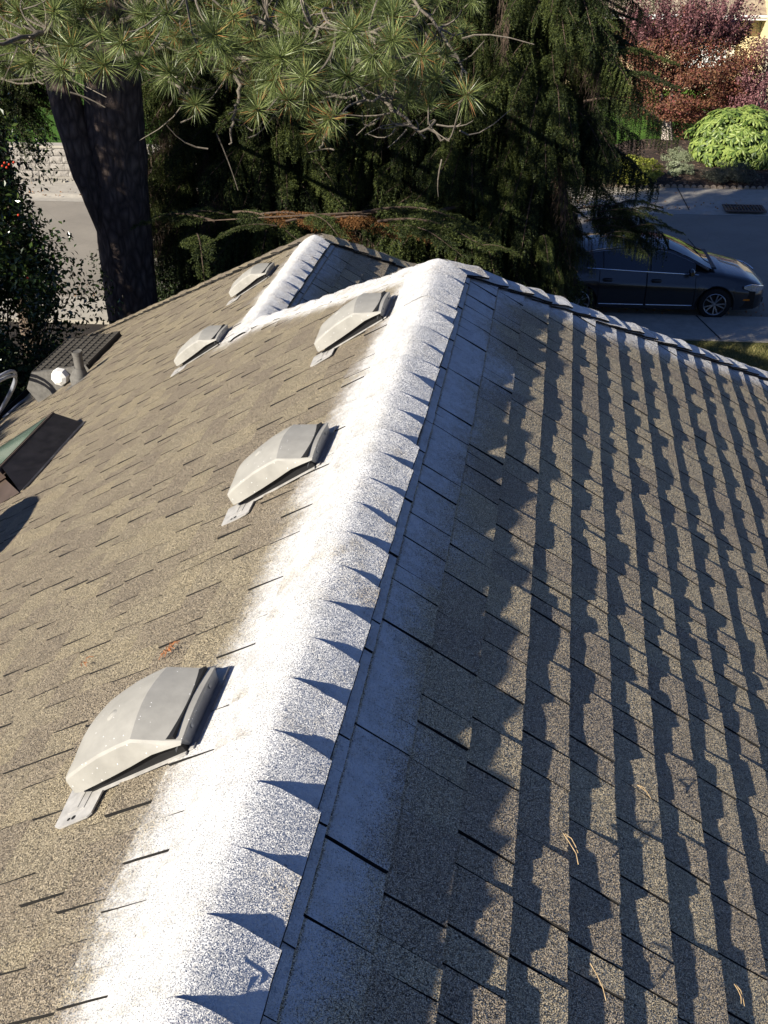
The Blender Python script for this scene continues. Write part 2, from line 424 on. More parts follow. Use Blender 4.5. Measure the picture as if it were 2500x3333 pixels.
# ridge and hip caps: bent shingles, each its own piece
def cap(c, d, sL, sR, ex, wL, wR, th, painted, tone, lift=0.012, back=9.0, soft_left=False):
    """c: the crest point under the butt edge; d: unit vector pointing out of the butt edge."""
    nv, nt_ = 7, 17
    m = (sL + sR) / 2; l = (sR - sL) / 2; up = -m / np.linalg.norm(m)
    r = 0.013; L = min(ex * 1.9, back)
    tsk = random.uniform(-0.012, 0.012); curl = random.uniform(-0.001, 0.006) * soft_left; cl2 = random.uniform(-0.003, 0.004) * soft_left; wob = random.uniform(-0.004, 0.004)
    rows = []
    for i in range(nv):
        f = i / (nv - 1); row = []
        for j in range(nt_):
            t = -wL + (wL + wR) * j / (nt_ - 1)
            q = c - d * (L * (1 - f)) + d * (tsk * t / wR * f) - d * (0.075 * max(0, t) * soft_left)
            a = math.sqrt(t * t + r * r) - r * 0.75
            p = q + l * (t + wob * f) + m * a
            nr = up * (1 - min(1, abs(t) / 0.05)) + (np.cross(d, sR) * (1 if np.cross(d, sR)[2] > 0 else -1) if t > 0 else np.cross(d, sL) * (1 if np.cross(d, sL)[2] > 0 else -1)) * min(1, abs(t) / 0.05)
            nr = nr / np.linalg.norm(nr)
            h = (lift + th * f * (0.85 if t < 0.0 else 0.85 + 0.6 * min(1, t / 0.05))) * (1 if not soft_left else 0.72 + 0.28 * min(1, (t + wL) / 0.06)) + (curl * max(0, t / wR) ** 2 + cl2 * max(0, -t / wL)) * f + noise.noise(Vector(p) * 10) * 0.008 * (0.3 + f) + noise.noise(Vector(p) * 45) * 0.0016
            row.append(p + nr * h)
        rows.append(row)
    mb = MB(); mb.grid(rows)
    v = np.array(mb.v); nn = nv * nt_
    idx = np.arange(nn).reshape(nv, nt_)
    rim = list(idx[::-1, 0][:0]) + list(idx[:, 0]) + list(idx[-1, 1:]) + list(idx[:-1, -1][::-1])
    cen = -np.array(up)
    low = []
    for k in rim:
        dd = sL if k % nt_ == 0 else (sR if k % nt_ == nt_ - 1 else cen)
        low.append(v[k] - up * 0.008)
    nr_ = len(rim); v = np.concatenate([v, np.array(low), v[rim]]); fs = [tuple(q) for q in mb.f]
    for k in range(nr_ - 1): fs.append((nn + nr_ + k, nn + k, nn + k + 1, nn + nr_ + k + 1))
    if painted > 0:
        across = np.concatenate([np.tile(np.linspace(-1, 1, nt_), nv), np.zeros(2 * len(low))])
        al = np.concatenate([np.repeat(np.linspace(0, 1, nv), nt_), np.full(2 * len(low), 0.3)])
        pn = vnoise(v, 9.0) * 0.5
        pa = painted * (1.0 - 0.26 * np.exp(-((al - 0.56 - 0.03 * across) / 0.07) ** 2) * (across < 0.25) - 0.22 * np.clip(across - 0.1, 0, 1) * random.uniform(0.0, 1.4) - 0.16 * np.clip(-across - 0.35, 0, 1)) + pn * 0.5
        pa[nn:] = 0.15
        pa[nn:nn + nv] = 0.8; pa[nn + nr_:nn + nr_ + nv] = 0.8
    else: pa = np.zeros(len(v))
    nq = (nv - 1) * (nt_ - 1)
    o = mesh_np('ridge_cap', v, fs, [M['shingle'], M['cut']], roof, mi=[0] * nq + ([0 if painted > 0 else 1] * (nv - 1)) + [1] * (len(fs) - nq - nv + 1), attrs={'paint': np.clip(pa, 0, 1.3), 'tone': np.full(len(v), tone)})
    for p_ in o.data.polygons[: (nv - 1) * (nt_ - 1)]: p_.use_smooth = True
def perp(pl, d):
    s_ = np.cross(pl.N, d); 
    return s_ / np.linalg.norm(s_)
def run(a, b, plL, plR, painted, ex, wL, wR, th=0.011, start=0.0, toward=1, lift=0.016, soft=False):
    """caps along a->b; toward=+1: butts face b."""
    d = (b - a) / np.linalg.norm(b - a); Ln = np.linalg.norm(b - a)
    sL = perp(plL, d); sL = sL if sL @ plL.D > 0 or abs(sL @ plL.D) < 1e-6 else -sL
    sR = perp(plR, d); sR = sR if sR @ plR.D > 0 else -sR
    n = int((Ln - start) / ex) + 1
    for k in range(n):
        t = start + k * ex
        if t > Ln + 0.03: break
        pa = painted(t) if callable(painted) else painted
        pa = pa * random.uniform(0.86, 1.04)
        cap(a + d * (t + (random.uniform(-0.007, 0.007) if 0 < k < n - 2 else 0)), d, sL, sR, ex, wL * random.uniform(0.95, 1.06), wR * random.uniform(0.97, 1.03), th * random.uniform(0.8, 1.2), pa, random.random(), lift + (0.008 if a is V1_BACK and t > Ln - 0.3 else 0), t + (9 if a is V1_BACK else -0.03), soft)
EX = 0.1478
y0 = 0.9481 - 14 * EX
V1_BACK = RP(0, y0)
run(V1_BACK, V1 + np.array([0, 0.02, 0]), PL, PR, 1.0, EX, 0.155, 0.122, soft=True)
run(V1, VV, PL, PF1, 0.95, 0.15, 0.10, 0.12, start=0.17, lift=0.008)
run(V1, E1, PF1, PR, lambda t: 0.9, 0.155, 0.12, 0.10, start=0.22, th=0.017, lift=0.011)
V2_BACK = VV - np.array([0, 0.22, 0])
run(V2_BACK, V2, PL, PR2, 1.0, EX, 0.13, 0.115, start=0.18, soft=True)
run(V2, V2 + np.array([-1, 1, -S]) * (AH - CX), PF2, PL, 0.0, 0.15, 0.12, 0.12, start=0.12)
run(V2, V2 + np.array([1, 1, -S]) * (AH - CX), PF2, PR2, 0.0, 0.15, 0.12, 0.12, start=0.12, th=0.013)

# walls, eaves and gutters
M['wall'] = simple('painted_siding', (0.42, 0.40, 0.35), 0.7, var=0.05, nscale=2)
M['fascia'] = simple('dark_fascia', (0.05, 0.045, 0.04), 0.5, var=0.1)
M['gutter'] = simple('brown_gutter', (0.035, 0.032, 0.03), 0.35, 0.3, var=0.2)
EZ = H - AH * S
wl = MB(); o_ = 0.45; zt = EZ - 0.12
outline = [(-AH + o_, YB + o_), (AH - o_, YB + o_), (AH - o_, A1Y + AH - o_), (WX - o_, A1Y + AH - o_), (WX - o_, WE - o_), (-AH + o_, WE - o_)]
for i in range(len(outline)):
    a = outline[i]; b = outline[(i + 1) % len(outline)]
    wl.add([(a[0], a[1], 0), (b[0], b[1], 0), (b[0], b[1], zt), (a[0], a[1], zt)], [(0, 1, 2, 3)])
    if i == 0: wl.add([(a[0], a[1], zt), (b[0], b[1], zt), (0, b[1], H - 0.25)], [(0, 1, 2)])
wl.build('wall', M['wall'], house)
sf = MB(); eo = [(-AH, YB), (AH, YB), (AH, A1Y + AH), (WX, A1Y + AH), (WX, WE), (-AH, WE)]
for i in range(len(eo)):
    a, b = eo[i], eo[(i + 1) % len(eo)]; c_, d_ = outline[i], outline[(i + 1) % len(eo)]
    sf.add([(a[0], a[1], zt - 0.02), (b[0], b[1], zt - 0.02), (d_[0], d_[1], zt - 0.02), (c_[0], c_[1], zt - 0.02)], [(0, 1, 2, 3)])
    if i > 0: sf.add([(a[0], a[1], zt - 0.02), (b[0], b[1], zt - 0.02), (b[0], b[1], EZ - 0.01), (a[0], a[1], EZ - 0.01)], [(0, 1, 2, 3)])
sf.build('soffit', M['fascia'], house)
def gutter(a, b, out):
    a = np.array(a, float); b = np.array(b, float); out = np.array(out, float); mb = MB()
    prof = [(0.004, -0.02), (0.004, -0.12), (0.07, -0.12), (0.10, -0.06), (0.12, -0.015), (0.11, -0.012), (0.09, -0.055), (0.065, -0.11), (0.01, -0.11), (0.010, -0.02)]
    rows = [[p + out * x + np.array([0, 0, z]) for x, z in prof] for p in (a, b)]
    mb.grid(rows)
    return mb.build('gutter', M['gutter'], house)
gutter((-AH, YB, EZ), (-AH, WE, EZ), (-1, 0, 0)); gutter((AH, YB, EZ), (AH, A1Y + AH, EZ), (1, 0, 0))
gutter((-AH, WE, EZ), (WX, WE, EZ), (0, 1, 0)); gutter((WX, A1Y + AH, EZ), (AH, A1Y + AH, EZ), (0, 1, 0))

# ------------------------------------------------------------------ roof vents
t_ = NT('galvanised_hood'); p_ = t_.obj(); n_ = t_.noise(p_, 14, 4, 0.6); sp = t_.n('TexVoronoi'); sp.inputs['Scale'].default_value = 95; t_.l(p_, sp.inputs['Vector'])
dots = t_.math('LESS_THAN', sp.outputs['Distance'], 0.13); sc_ = t_.n('SeparateColor'); t_.l(sp.outputs['Color'], sc_.inputs[0])
dots = t_.math('MULTIPLY', dots, t_.math('GREATER_THAN', sc_.outputs[0], 0.72))
c_ = t_.mix(dots, t_.ramp(n_, [(0.3, (0.30, 0.292, 0.265)), (0.7, (0.38, 0.37, 0.335))]), (0.85, 0.85, 0.85))
M['hood'] = t_.out(c_, t_.ramp(n_, [(0.3, (0.5,) * 3), (0.7, (0.62,) * 3)]), t_.bump(n_, 0.0012), 0.0, 0.25)
M['galv'] = simple('galvanised_plate', (0.44, 0.43, 0.41), 0.5, 0.15, 30, 0.2, obj=True)
M['steel'] = simple('bare_steel', (0.20, 0.21, 0.23), 0.35, 0.5, 12, 0.35, obj=True)
M['black'] = simple('black_paint', (0.012, 0.012, 0.013), 0.6, 0, 30, 0.2)
def roof_vent(u, y, label, scale=1.0, rz=0.0):
    """u, y: the tongue's outer corner on the left slope."""
    org = PL.P(np.array(u - 0.60), np.array(y - 1.505 + 1.5), 0.0).reshape(3)
    v = empty('roof_vent', org, label, 'roof vent', 'metal vents on the sunlit slope')
    # local frame: a = down the slope, b = along the ridge, c = off the roof
    rot = Matrix(((-PL.D[0], PL.Y[0], PL.N[0]), (-PL.D[1], PL.Y[1], PL.N[1]), (-PL.D[2], PL.Y[2], PL.N[2])))
    v.rotation_euler = (rot @ Matrix.Rotation(rz, 3, 'Z')).to_euler()
    def part(mb, name, mat, smooth=None):
        mb.v = [(-a, b, c) for a, b, c in mb.v]; mb.f = [f[::-1] for f in mb.f]
        return mb.build(name, mat, v, smooth)
    # local y measured from 1.5; u absolute of vent 1
    def Q(a, b, c): return (a, b - 1.5, c)
    SH = 0.035
    tops = [(0.540, 0.046), (0.528, 0.064), (0.50, 0.073), (0.45, 0.082), (0.39, 0.088), (0.33, 0.089), (0.285, 0.085), (0.262, 0.079), (0.225, 0.064), (0.196, 0.052)]
    bots = [0.034, 0.034, 0.035, 0.037, 0.040, 0.044, 0.048, 0.050, 0.047, 0.043]
    tops = [(.575, .056), (.563, .074), (.535, .085), (.485, .094), (.43, .101), (.375, .103), (.335, .102), (.310, .088), (.27, .066), (.232, .047)]
    y0_, y1_ = 1.565, 1.828
    rows = []
    for i, ((a, ht), hb) in enumerate(zip(tops, bots)):
        k = 0.030 if i == 0 else (0.010 if i == 1 else 0.0)
        row = [Q(a, y0_ + k, hb), Q(a, y0_ + k + 0.002, hb + 0.35 * (ht - hb)), Q(a, y0_ + 0.006 + k, ht - min(0.008, 0.5 * (ht - hb))), Q(a, y0_ + 0.011 + k, ht - min(0.002, 0.2 * (ht - hb)))]
        for t in (0.04, 0.12, 0.25, 0.42, 0.58, 0.75, 0.88, 0.96):
            row.append(Q(a, y0_ + 0.022 + (y1_ - y0_ - 0.044) * t + (k if t < 0.3 else (-k if t > 0.7 else 0)), ht + 0.013 * math.sin(math.pi * t) * (1 if 1 < i < 7 else {7: 0.8, 8: 0.6, 9: 0.4}.get(i, 0.3))))
        row += [Q(a, y1_ - 0.011 - k, ht - min(0.002, 0.2 * (ht - hb))), Q(a, y1_ - 0.006 - k, ht - min(0.008, 0.5 * (ht - hb))), Q(a, y1_ - 0.002 - k, hb + 0.35 * (ht - hb)), Q(a, y1_ - k, hb)]
        rows.append(row)
    mb = MB(); mb.grid(rows)
    nvr = len(rows[0]); mb.f.append(tuple(range(nvr))); mb.m.append(0); mb.f.append(tuple(range(9 * nvr, 10 * nvr))); mb.m.append(0)
    part(mb, 'hood', M['hood'], 22)
    d = MB(); d.lathe([(0.0, 0.1035), (0.006, 0.1035), (0.010, 0.1015), (0.018, 0.1005), (0.020, 0.0985)], 14, (0.43, 0.19, 0.0125))
    part(d, 'rivet', M['hood'], 40)
    fl = MB()                                                       # base flange
    fl.box((0.375, 0.222, 0.0125), (0.29, 0.275, 0.003)); fl.box((0.375, 0.076, 0.014), (0.26, 0.010, 0.004))
    part(fl, 'flange', M['galv'])
    tg = MB(); th = 0.0155
    poly = [(0.49, 0.12), (0.49, 0.005), (0.50, -0.004), (0.585, -0.004), (0.605, 0.008), (0.615, 0.12)]
    tg.add([(a, b, th) for a, b in poly] + [(a, b, th - 0.004) for a, b in poly], [tuple(range(6))[::-1], tuple(range(6, 12))] + [(i, (i + 1) % 6, 6 + (i + 1) % 6, 6 + i) for i in range(6)])
    tg.box((0.552, 0.075, th + 0.001), (0.05, 0.085, 0.0015)); tg.box((0.552, 0.075, th + 0.0022), (0.006, 0.07, 0.002))
    part(tg, 'tongue', M['galv'])
    hl = MB()
    for a, r in ((0.563, 0.0042), (0.548, 0.0058)): hl.lathe([(0.0, th + 0.0012), (r, th + 0.0012), (r, th + 0.0004)], 10, (a, 0.012, 0))
    part(hl, 'screw_hole', M['black'])
    tr = MB(); tr.box((0.385, 0.195, 0.035), (0.28, 0.232, 0.055)); part(tr, 'throat', M['black'])
    br = MB()                                                       # bracket closing the upslope end
    x0, x1 = 0.232, 0.240
    br.add([(x0, 0.085, 0.045), (x0, 0.315, 0.045), (x1, 0.305, 0.016), (x1, 0.10, 0.016)], [(0, 1, 2, 3)])
    br.add([(x1, 0.10, 0.016), (x1, 0.305, 0.016), (x1 - 0.016, 0.305, 0.0135), (x1 - 0.016, 0.10, 0.0135)], [(0, 1, 2, 3)])
    br.add([(x0, 0.085, 0.045), (x1, 0.10, 0.016), (x1 + 0.035, 0.082, 0.014), (x1 + 0.02, 0.075, 0.034)], [(0, 1, 2, 3)])
    for b in (0.13, 0.26): br.box((x0 + 0.002, b, 0.038), (0.006, 0.008, 0.008))
    part(br, 'bracket', M['steel'])
    return v
roof_vent(0.598, 1.520, 'nearest and largest roof vent, grey metal hood beside the foreground end of the white ridge')
roof_vent(0.588, 2.778, 'grey roof vent beside the middle of the white ridge, second from the foreground')
roof_vent(0.570, 4.045, 'grey roof vent tucked just below the white apex of the main ridge')
def Lc(px, py):
    d = CF * FPX + CR * (px - 1250) - CU * (py - 1666.5)
    k = ((PL.O - CAM) @ PL.N) / (d @ PL.N); P = CAM + d * k
    return float((P - PL.O) @ PL.D), float(P[1])
u_, y_ = Lc(561, 1231); roof_vent(u_, y_, 'small looking grey roof vent below the white tip where both ridges meet')
u_, y_ = Lc(741, 1000); roof_vent(u_, y_, 'farthest grey roof vent near the tan hip left of the small ridge')
# ------------------------------------------------------------------ other things on the roof
M['brown_metal'] = simple('brown_metal', (0.085, 0.062, 0.05), 0.45, 0.2, 10, 0.15)
M['dark_flash'] = simple('dark_flashing', (0.018, 0.016, 0.018), 0.45, 0.2, 12, 0.4)
M['sky_glass'] = simple('green_tinted_glass', (0.13, 0.19, 0.15), 0.12, 0.0, 6, 0.2, 0.8)
M['weathered'] = simple('weathered_plastic', (0.13, 0.125, 0.115), 0.7, 0, 25, 0.25)
M['white_plastic'] = simple('white_plastic', (0.75, 0.75, 0.73), 0.5, 0, 8, 0.05)
def LP(u, y, h): return PL.P(np.array(u), np.array(y), np.array(h)).reshape(3)
t_ = NT('flashing_with_overspray'); p_ = t_.pos(); n1 = t_.noise(p_, 22, 4, 0.7, (1, 0.35, 1)); n2 = t_.noise(p_, 160, 2)
f_ = t_.math('ADD', t_.math('MULTIPLY', n1, 0.8), t_.math('MULTIPLY', n2, 0.35))
M['spray_flash'] = t_.out(t_.mix(t_.ramp(f_, [(0.66, (0, 0, 0)), (0.74, (1, 1, 1))]), (0.018, 0.016, 0.018), (0.35, 0.36, 0.40)), 0.5, None, 0.1)
skl = empty('skylight', LP(3.8, 5.7, 0), 'brown framed skylight with green tinted glass at the left edge of the sunlit slope', 'skylight')
def sbuild(mb, name, mat, parent, org, smooth=None):
    mb.v = [tuple(np.array(v) - org) for v in mb.v]; return mb.build(name, mat, parent, smooth)
so = LP(3.8, 5.7, 0)
mb = MB()                                                           # sloped upslope curb
mb.add([LP(3.25, 5.34, 0.155), LP(3.25, 6.12, 0.155), LP(3.05, 6.02, 0.016), LP(3.05, 5.08, 0.016)], [(0, 1, 2, 3)])
mb.add([LP(3.25, 6.12, 0.155), LP(4.45, 6.12, 0.155), LP(4.45, 6.16, 0.01), LP(3.05, 6.02, 0.016)], [(0, 1, 2, 3)])
sbuild(mb, 'curb', M['dark_flash'], skl, so)
mb = MB(); mb.add([LP(3.05, 5.08, 0.017), LP(3.05, 6.02, 0.017), LP(2.99, 5.98, 0.0165), LP(2.995, 5.10, 0.0165)], [(0, 1, 2, 3)])
sbuild(mb, 'flashing', M['spray_flash'], skl, so)
mb = MB()
ring = [(3.25, 5.30), (4.45, 5.30), (4.45, 6.12), (3.25, 6.12)]; inn = [(3.29, 5.36), (4.41, 5.36), (4.41, 6.08), (3.29, 6.08)]
for i in range(4):
    j = (i + 1) % 4
    mb.add([LP(*ring[i], 0.165), LP(*ring[j], 0.165), LP(*inn[j], 0.165), LP(*inn[i], 0.165)], [(0, 1, 2, 3)])
    mb.add([LP(*ring[i], 0.165), LP(*ring[j], 0.165), LP(*ring[j], 0.12), LP(*ring[i], 0.12)], [(0, 1, 2, 3)])
mb.add([LP(3.22, 5.27, 0.12), LP(4.47, 5.27, 0.12), LP(4.47, 5.27, 0.10), LP(3.22, 5.27, 0.10)], [(0, 1, 2, 3)])
mb.add([LP(3.22, 5.27, 0.12), LP(4.47, 5.27, 0.12), LP(4.47, 5.31, 0.12), LP(3.22, 5.31, 0.12)], [(0, 1, 2, 3)])
sbuild(mb, 'frame', M['brown_metal'], skl, so)
mb = MB(); mb.add([LP(3.26, 5.30, 0.10), LP(4.45, 5.30, 0.10), LP(4.45, 5.26, 0.012), LP(3.06, 5.08, 0.012)], [(0, 1, 2, 3)])
sbuild(mb, 'side_panel', M['brown_metal'], skl, so)
mb = MB(); rows = [[LP(3.285 + (4.415 - 3.285) * i / 10, 5.355 + (6.085 - 5.355) * j / 8, 0.168 + 0.035 * math.sin(math.pi * i / 10) * math.sin(math.pi * j / 8)) for j in range(9)] for i in range(11)]
mb.grid(rows); sbuild(mb, 'glass', M['sky_glass'], skl, so, 50)

# louvred box vent near the gutter, with its grey front and white cap
bv = empty('box_vent', LP(4.6, 8.9, 0), 'dark box vent with a lattice top and grey front beside the gutter', 'roof vent')
bo = LP(4.6, 8.9, 0)
y0b, y1b, ua, ub = 8.42, 9.25, 4.32, 4.98
def hb_(u): return 0.05 + 0.27 * (u - ua) / (ub - ua)
mb = MB()
fr = [LP(ua, y0b, 0.0), LP(ub, y0b, 0.0), LP(ub, y0b, 0.17), LP(ub - 0.14, y0b, hb_(ub - 0.14)), LP(ua, y0b, hb_(ua))]
bk = [LP(ua, y1b, 0.0), LP(ub, y1b, 0.0), LP(ub, y1b, 0.17), LP(ub - 0.14, y1b, hb_(ub - 0.14)), LP(ua, y1b, hb_(ua))]
mb.add([LP(ua, y0b - 0.005, 0.0), LP(ub + 0.01, y0b - 0.005, 0.0), LP(ub + 0.01, y0b - 0.005, 0.175), LP(ub - 0.14, y0b - 0.005, hb_(ub - 0.14) + 0.008), LP(ua, y0b - 0.005, hb_(ua) + 0.008)] +
       [LP(ua, y0b + 0.03, 0.0), LP(ub + 0.01, y0b + 0.03, 0.0), LP(ub + 0.01, y0b + 0.03, 0.175), LP(ub - 0.14, y0b + 0.03, hb_(ub - 0.14) + 0.008), LP(ua, y0b + 0.03, hb_(ua) + 0.008)],
       [(0, 1, 2, 3, 4), (9, 8, 7, 6, 5)] + [(i, 5 + i, 5 + (i + 1) % 5, (i + 1) % 5) for i in range(5)])
sbuild(mb, 'front_plate', M['weathered'], bv, bo)
mb = MB(); mb.add(fr + bk, [(1, 2, 7, 6), (2, 3, 8, 7), (4, 0, 5, 9), (5, 6, 7, 8, 9)]); sbuild(mb, 'body', M['dark_flash'], bv, bo)
M['lattice'] = simple('dark_lattice', (0.06, 0.055, 0.048), 0.6, 0, 10, 0.2)
mb = MB(); nu_, ny_ = 7, 13                                          # lattice: bars with open slots between
u1_ = ub - 0.14
for i in range(nu_ + 1):
    u = ua + (u1_ - ua) * i / nu_
    a = LP(u, y0b + 0.03, hb_(u) + 0.004); b = LP(u, y1b, hb_(u) + 0.004)
    mb.box((a + b) / 2, (np.linalg.norm(b - a), 0.022, 0.016), axes=[PL.Y, PL.D, PL.N])
for j in range(ny_ + 1):
    y = y0b + 0.03 + (y1b - y0b - 0.03) * j / ny_
    for i in range(nu_):
        yy = y + (0.5 * (y1b - y0b) / ny_ if i % 2 else 0)
        if yy > y1b: continue
        ua_, ub_ = ua + (u1_ - ua) * i / nu_, ua + (u1_ - ua) * (i + 1) / nu_
        a, b = LP(ua_, yy, hb_(ua_) + 0.004), LP(ub_, yy, hb_(ub_) + 0.004)
        d = (b - a) / np.linalg.norm(b - a)
        mb.box((a + b) / 2, (np.linalg.norm(b - a), 0.03, 0.012), axes=[d, PL.Y, np.cross(d, PL.Y)])
sbuild(mb, 'lattice', M['lattice'], bv, bo)
mb = MB(); c0 = LP(4.60, y0b - 0.006, 0.10); n8 = 8
oct_ = lambda r, dy: [c0 + PL.D * (r * math.cos(math.pi / 8 + k * math.pi / 4)) + PL.N * (r * math.sin(math.pi / 8 + k * math.pi / 4)) + np.array([0, -dy, 0]) for k in range(8)]
mb.add(oct_(0.085, 0.0) + oct_(0.075, 0.055) + oct_(0.04, 0.075), [(k, (k + 1) % 8, 8 + (k + 1) % 8, 8 + k) for k in range(8)] + [(8 + k, 8 + (k + 1) % 8, 16 + (k + 1) % 8, 16 + k) for k in range(8)] + [tuple(range(16, 24))])
sbuild(mb, 'vent_cap', M['white_plastic'], bv, bo)
# plumbing pipe with its cone flashing
pv = empty('vent_pipe', LP(4.27, 8.14, 0), 'grey plumbing vent pipe standing in front of the dark box vent', 'vent pipe')
po = LP(4.27, 8.14, 0); b0 = po
mb = MB(); mb.tube([b0 + (0, 0, -0.02), b0 + (0, 0, 0.27)], 0.042, 16, caps=False); mb.tube([b0 + (0, 0, 0.27), b0 + (0, 0, 0.05)], 0.036, 16, caps=True)
mb.tube([b0 + (0, 0, 0.245), b0 + (0, 0, 0.275)], 0.047, 16, caps=False)
sbuild(mb, 'pipe', M['weathered'], pv, po, 40)
mb = MB(); mb.tube([b0 + PL.N * 0.012, b0 + PL.N * 0.03, b0 + (0, 0, 0.12)], [0.10, 0.085, 0.048], 16, caps=False)
mb.box(b0 + PL.N * 0.012, (0.26, 0.24, 0.004), axes=[PL.D, PL.Y, PL.N]); sbuild(mb, 'flashing', M['weathered'], pv, po, 40)
# twin cable loop leaving the gutter
g0 = at(140, 1240, 8.9); M['conduit'] = simple('grey_conduit', (0.32, 0.34, 0.38), 0.35, 0.1)
cb = empty('cable_loop', (-AH - 0.1, 9.0, EZ), 'pair of grey cables arching from the gutter over the dark shrubs', 'cable')
for k in range(2):
    pts = []
    p0 = np.array([-AH - 0.06, 8.95 + 0.03 * k, EZ + 0.03]); p3 = at(-70, 1275 + 12 * k, 7.9)
    pk = at(50, 1214 + 13 * k, 8.4)
    for i in range(15):
        t = i / 14; q = (1 - t) ** 2 * p0 + 2 * t * (1 - t) * (2 * pk - 0.5 * (p0 + p3)) + t * t * p3
        pts.append(q - np.array([-AH - 0.1, 9.0, EZ]))
    MB().tube(pts, 0.016, 8).build('cable', M['conduit'], cb, 60)
mb = MB(); mb.box(LP(5.74, 9.05, 0.03), (0.30, 0.09, 0.012), axes=[PL.Y * 0.9 - PL.D * 0.2, PL.D, PL.N])
tag(mb.build('splash_guard', simple('pale_metal', (0.30, 0.33, 0.40), 0.4, 0.3)), 'pale metal splash guard lying by the gutter next to the cables', 'guard')
# unseen dish, added and shaped to throw the dark lobe on the shingles
def shadow_back(u, y, t): return LP(u, y, 0.0) - SUN_T * t
dsh = empty('shadow_dish', shadow_back(2.88, 4.28, 1.35), 'unseen round grey dish added to throw a shadow on the lower left shingles', 'dish')
mb = MB(); ax = -SUN_T; e1 = np.cross(ax, (0, 0, 1)); e1 /= np.linalg.norm(e1); e2 = np.cross(ax, e1)
rows = []
for i in range(7):
    r = i / 6
    rows.append([e1 * (0.50 * r * math.cos(w)) + e2 * (0.33 * r * math.sin(w)) + ax * (0.10 * r * r) for w in np.linspace(0, 2 * math.pi, 33)])
mb.grid(rows); mb.build('reflector', M['weathered'], dsh, 60)
foot = LP(3.50, 3.35, 0.02) - np.array(dsh.location)
MB().tube([foot, foot + (0, 0, 0.5), -ax * 0.06], 0.025, 10).build('mast', M['weathered'], dsh, 60)
MB().tube([e2 * 0.38 + ax * 0.1, ax * 0.45 + e2 * 0.28], 0.014, 8).tube([ax * 0.42 + e2 * 0.28, ax * 0.52 + e2 * 0.26], 0.04, 10).build('feed_arm', M['weathered'], dsh, 60)

# dead pine needles blown onto the shingles
M['dead_needle'] = simple('dead_needle', (0.36, 0.14, 0.05), 0.7, 0, 60, 0.3)
M['tan_needle'] = simple('tan_needle', (0.42, 0.30, 0.16), 0.7, 0, 60, 0.3)
def debris(u, y, pl, n, ln, spread, label, mat, ang=None):
    o_ = pl.P(np.array(u), np.array(y), np.array(0.016)).reshape(3); mb = MB()
    for k in range(n):
        w = random.uniform(0, 6.28) if ang is None else ang + random.uniform(-0.25, 0.25)
        d = pl.D * math.cos(w) + pl.Y * math.sin(w); s_ = pl.D * -math.sin(w) + pl.Y * math.cos(w)
        c0 = pl.D * random.gauss(0, spread) + pl.Y * random.gauss(0, spread); L_ = ln * random.uniform(0.6, 1.1); bw = random.uniform(-0.2, 0.2)
        mb.tube([c0 + d * (L_ * t) + s_ * (bw * L_ * t * t) + pl.N * (0.004 + 0.012 * math.sin(t * 3.1) * random.random()) for t in (0, 0.35, 0.7, 1)], 0.0011, 4)
    tag(mb.build('pine_needles', mat, loc=tuple(o_)), label, 'pine needles', 'dead needles scattered on the shingles')
def Rc(px, py):
    d = CF * FPX + CR * (px - 1250) - CU * (py - 1666.5)
    k = ((PR.O - CAM) @ PR.N) / (d @ PR.N); P = CAM + d * k
    return float((P - PR.O) @ PR.D), float(P[1])
u_, y_ = Lc(560, 2140); debris(u_, y_, PL, 12, 0.035, 0.006, 'orange tuft of dead pine needles on the tan shingles above the nearest vent', M['dead_needle'])
u_, y_ = Lc(290, 2175); debris(u_, y_, PL, 4, 0.03, 0.004, 'tiny pinch of dead needles left of the orange tuft', M['dead_needle'])
for (px, py, n, a, lb) in ((2060, 2570, 2, 1.2, 'pale needle lying across a lit tab at the centre of the shaded slope'), (1812, 2725, 2, 0.9, 'forked tan twig on the shaded slope in the foreground'), (1900, 3150, 1, 0.3, 'thin curved needle near the bottom right of the roof'), (2370, 3215, 2, 0.6, 'dark bent needles at the lower right corner of the roof')):
    u_, y_ = Rc(px, py); debris(u_, y_, PR, n, 0.07, 0.004, lb, M['tan_needle'], a - math.pi / 2)

# ------------------------------------------------------------------ ground, street, pavements
def sheet(name, mat, pts, z, kind='structure', sub=0):
    mb = MB(); mb.add([(x, y, z) for x, y in pts], [tuple(range(len(pts)))]); o = mb.build(name, mat); return tag(o, kind=kind)
t_ = NT('soil'); p_ = t_.pos(); n_ = t_.noise(p_, 3, 6, 0.7); n2 = t_.noise(p_, 40, 3, 0.6)
M['soil'] = t_.out(t_.ramp(n_, [(0.3, (0.012, 0.009, 0.007)), (0.6, (0.035, 0.026, 0.018)), (0.8, (0.05, 0.055, 0.02))]), 0.95, t_.bump(n2, 0.03))
t_ = NT('asphalt'); p_ = t_.pos(); n_ = t_.noise(p_, 90, 3, 0.7); n2 = t_.noise(p_, 0.8, 4, 0.6)
cr = t_.n('TexVoronoi', feature='DISTANCE_TO_EDGE'); cr.inputs['Scale'].default_value = 1.1; t_.l(t_.mix(0.12, p_, t_.n('TexNoise').outputs['Color']), cr.inputs['Vector'])
crk = t_.ramp(cr.outputs['Distance'], [(0.0, (0.86,) * 3), (0.012, (1, 1, 1))])
c_ = t_.mix(1.0, t_.ramp(t_.math('ADD', t_.math('MULTIPLY', n_, 0.6), t_.math('MULTIPLY', n2, 0.4)), [(0.3, (0.20, 0.18, 0.15)), (0.7, (0.36, 0.325, 0.265))]), crk, 'MULTIPLY')
M['asphalt'] = t_.out(c_, 0.9, t_.bump(n_, 0.006), 0, 0.25)
M['concrete'] = simple('concrete', (0.40, 0.37, 0.31), 0.85, 0, 6, 0.14, 0.3, 0.002)
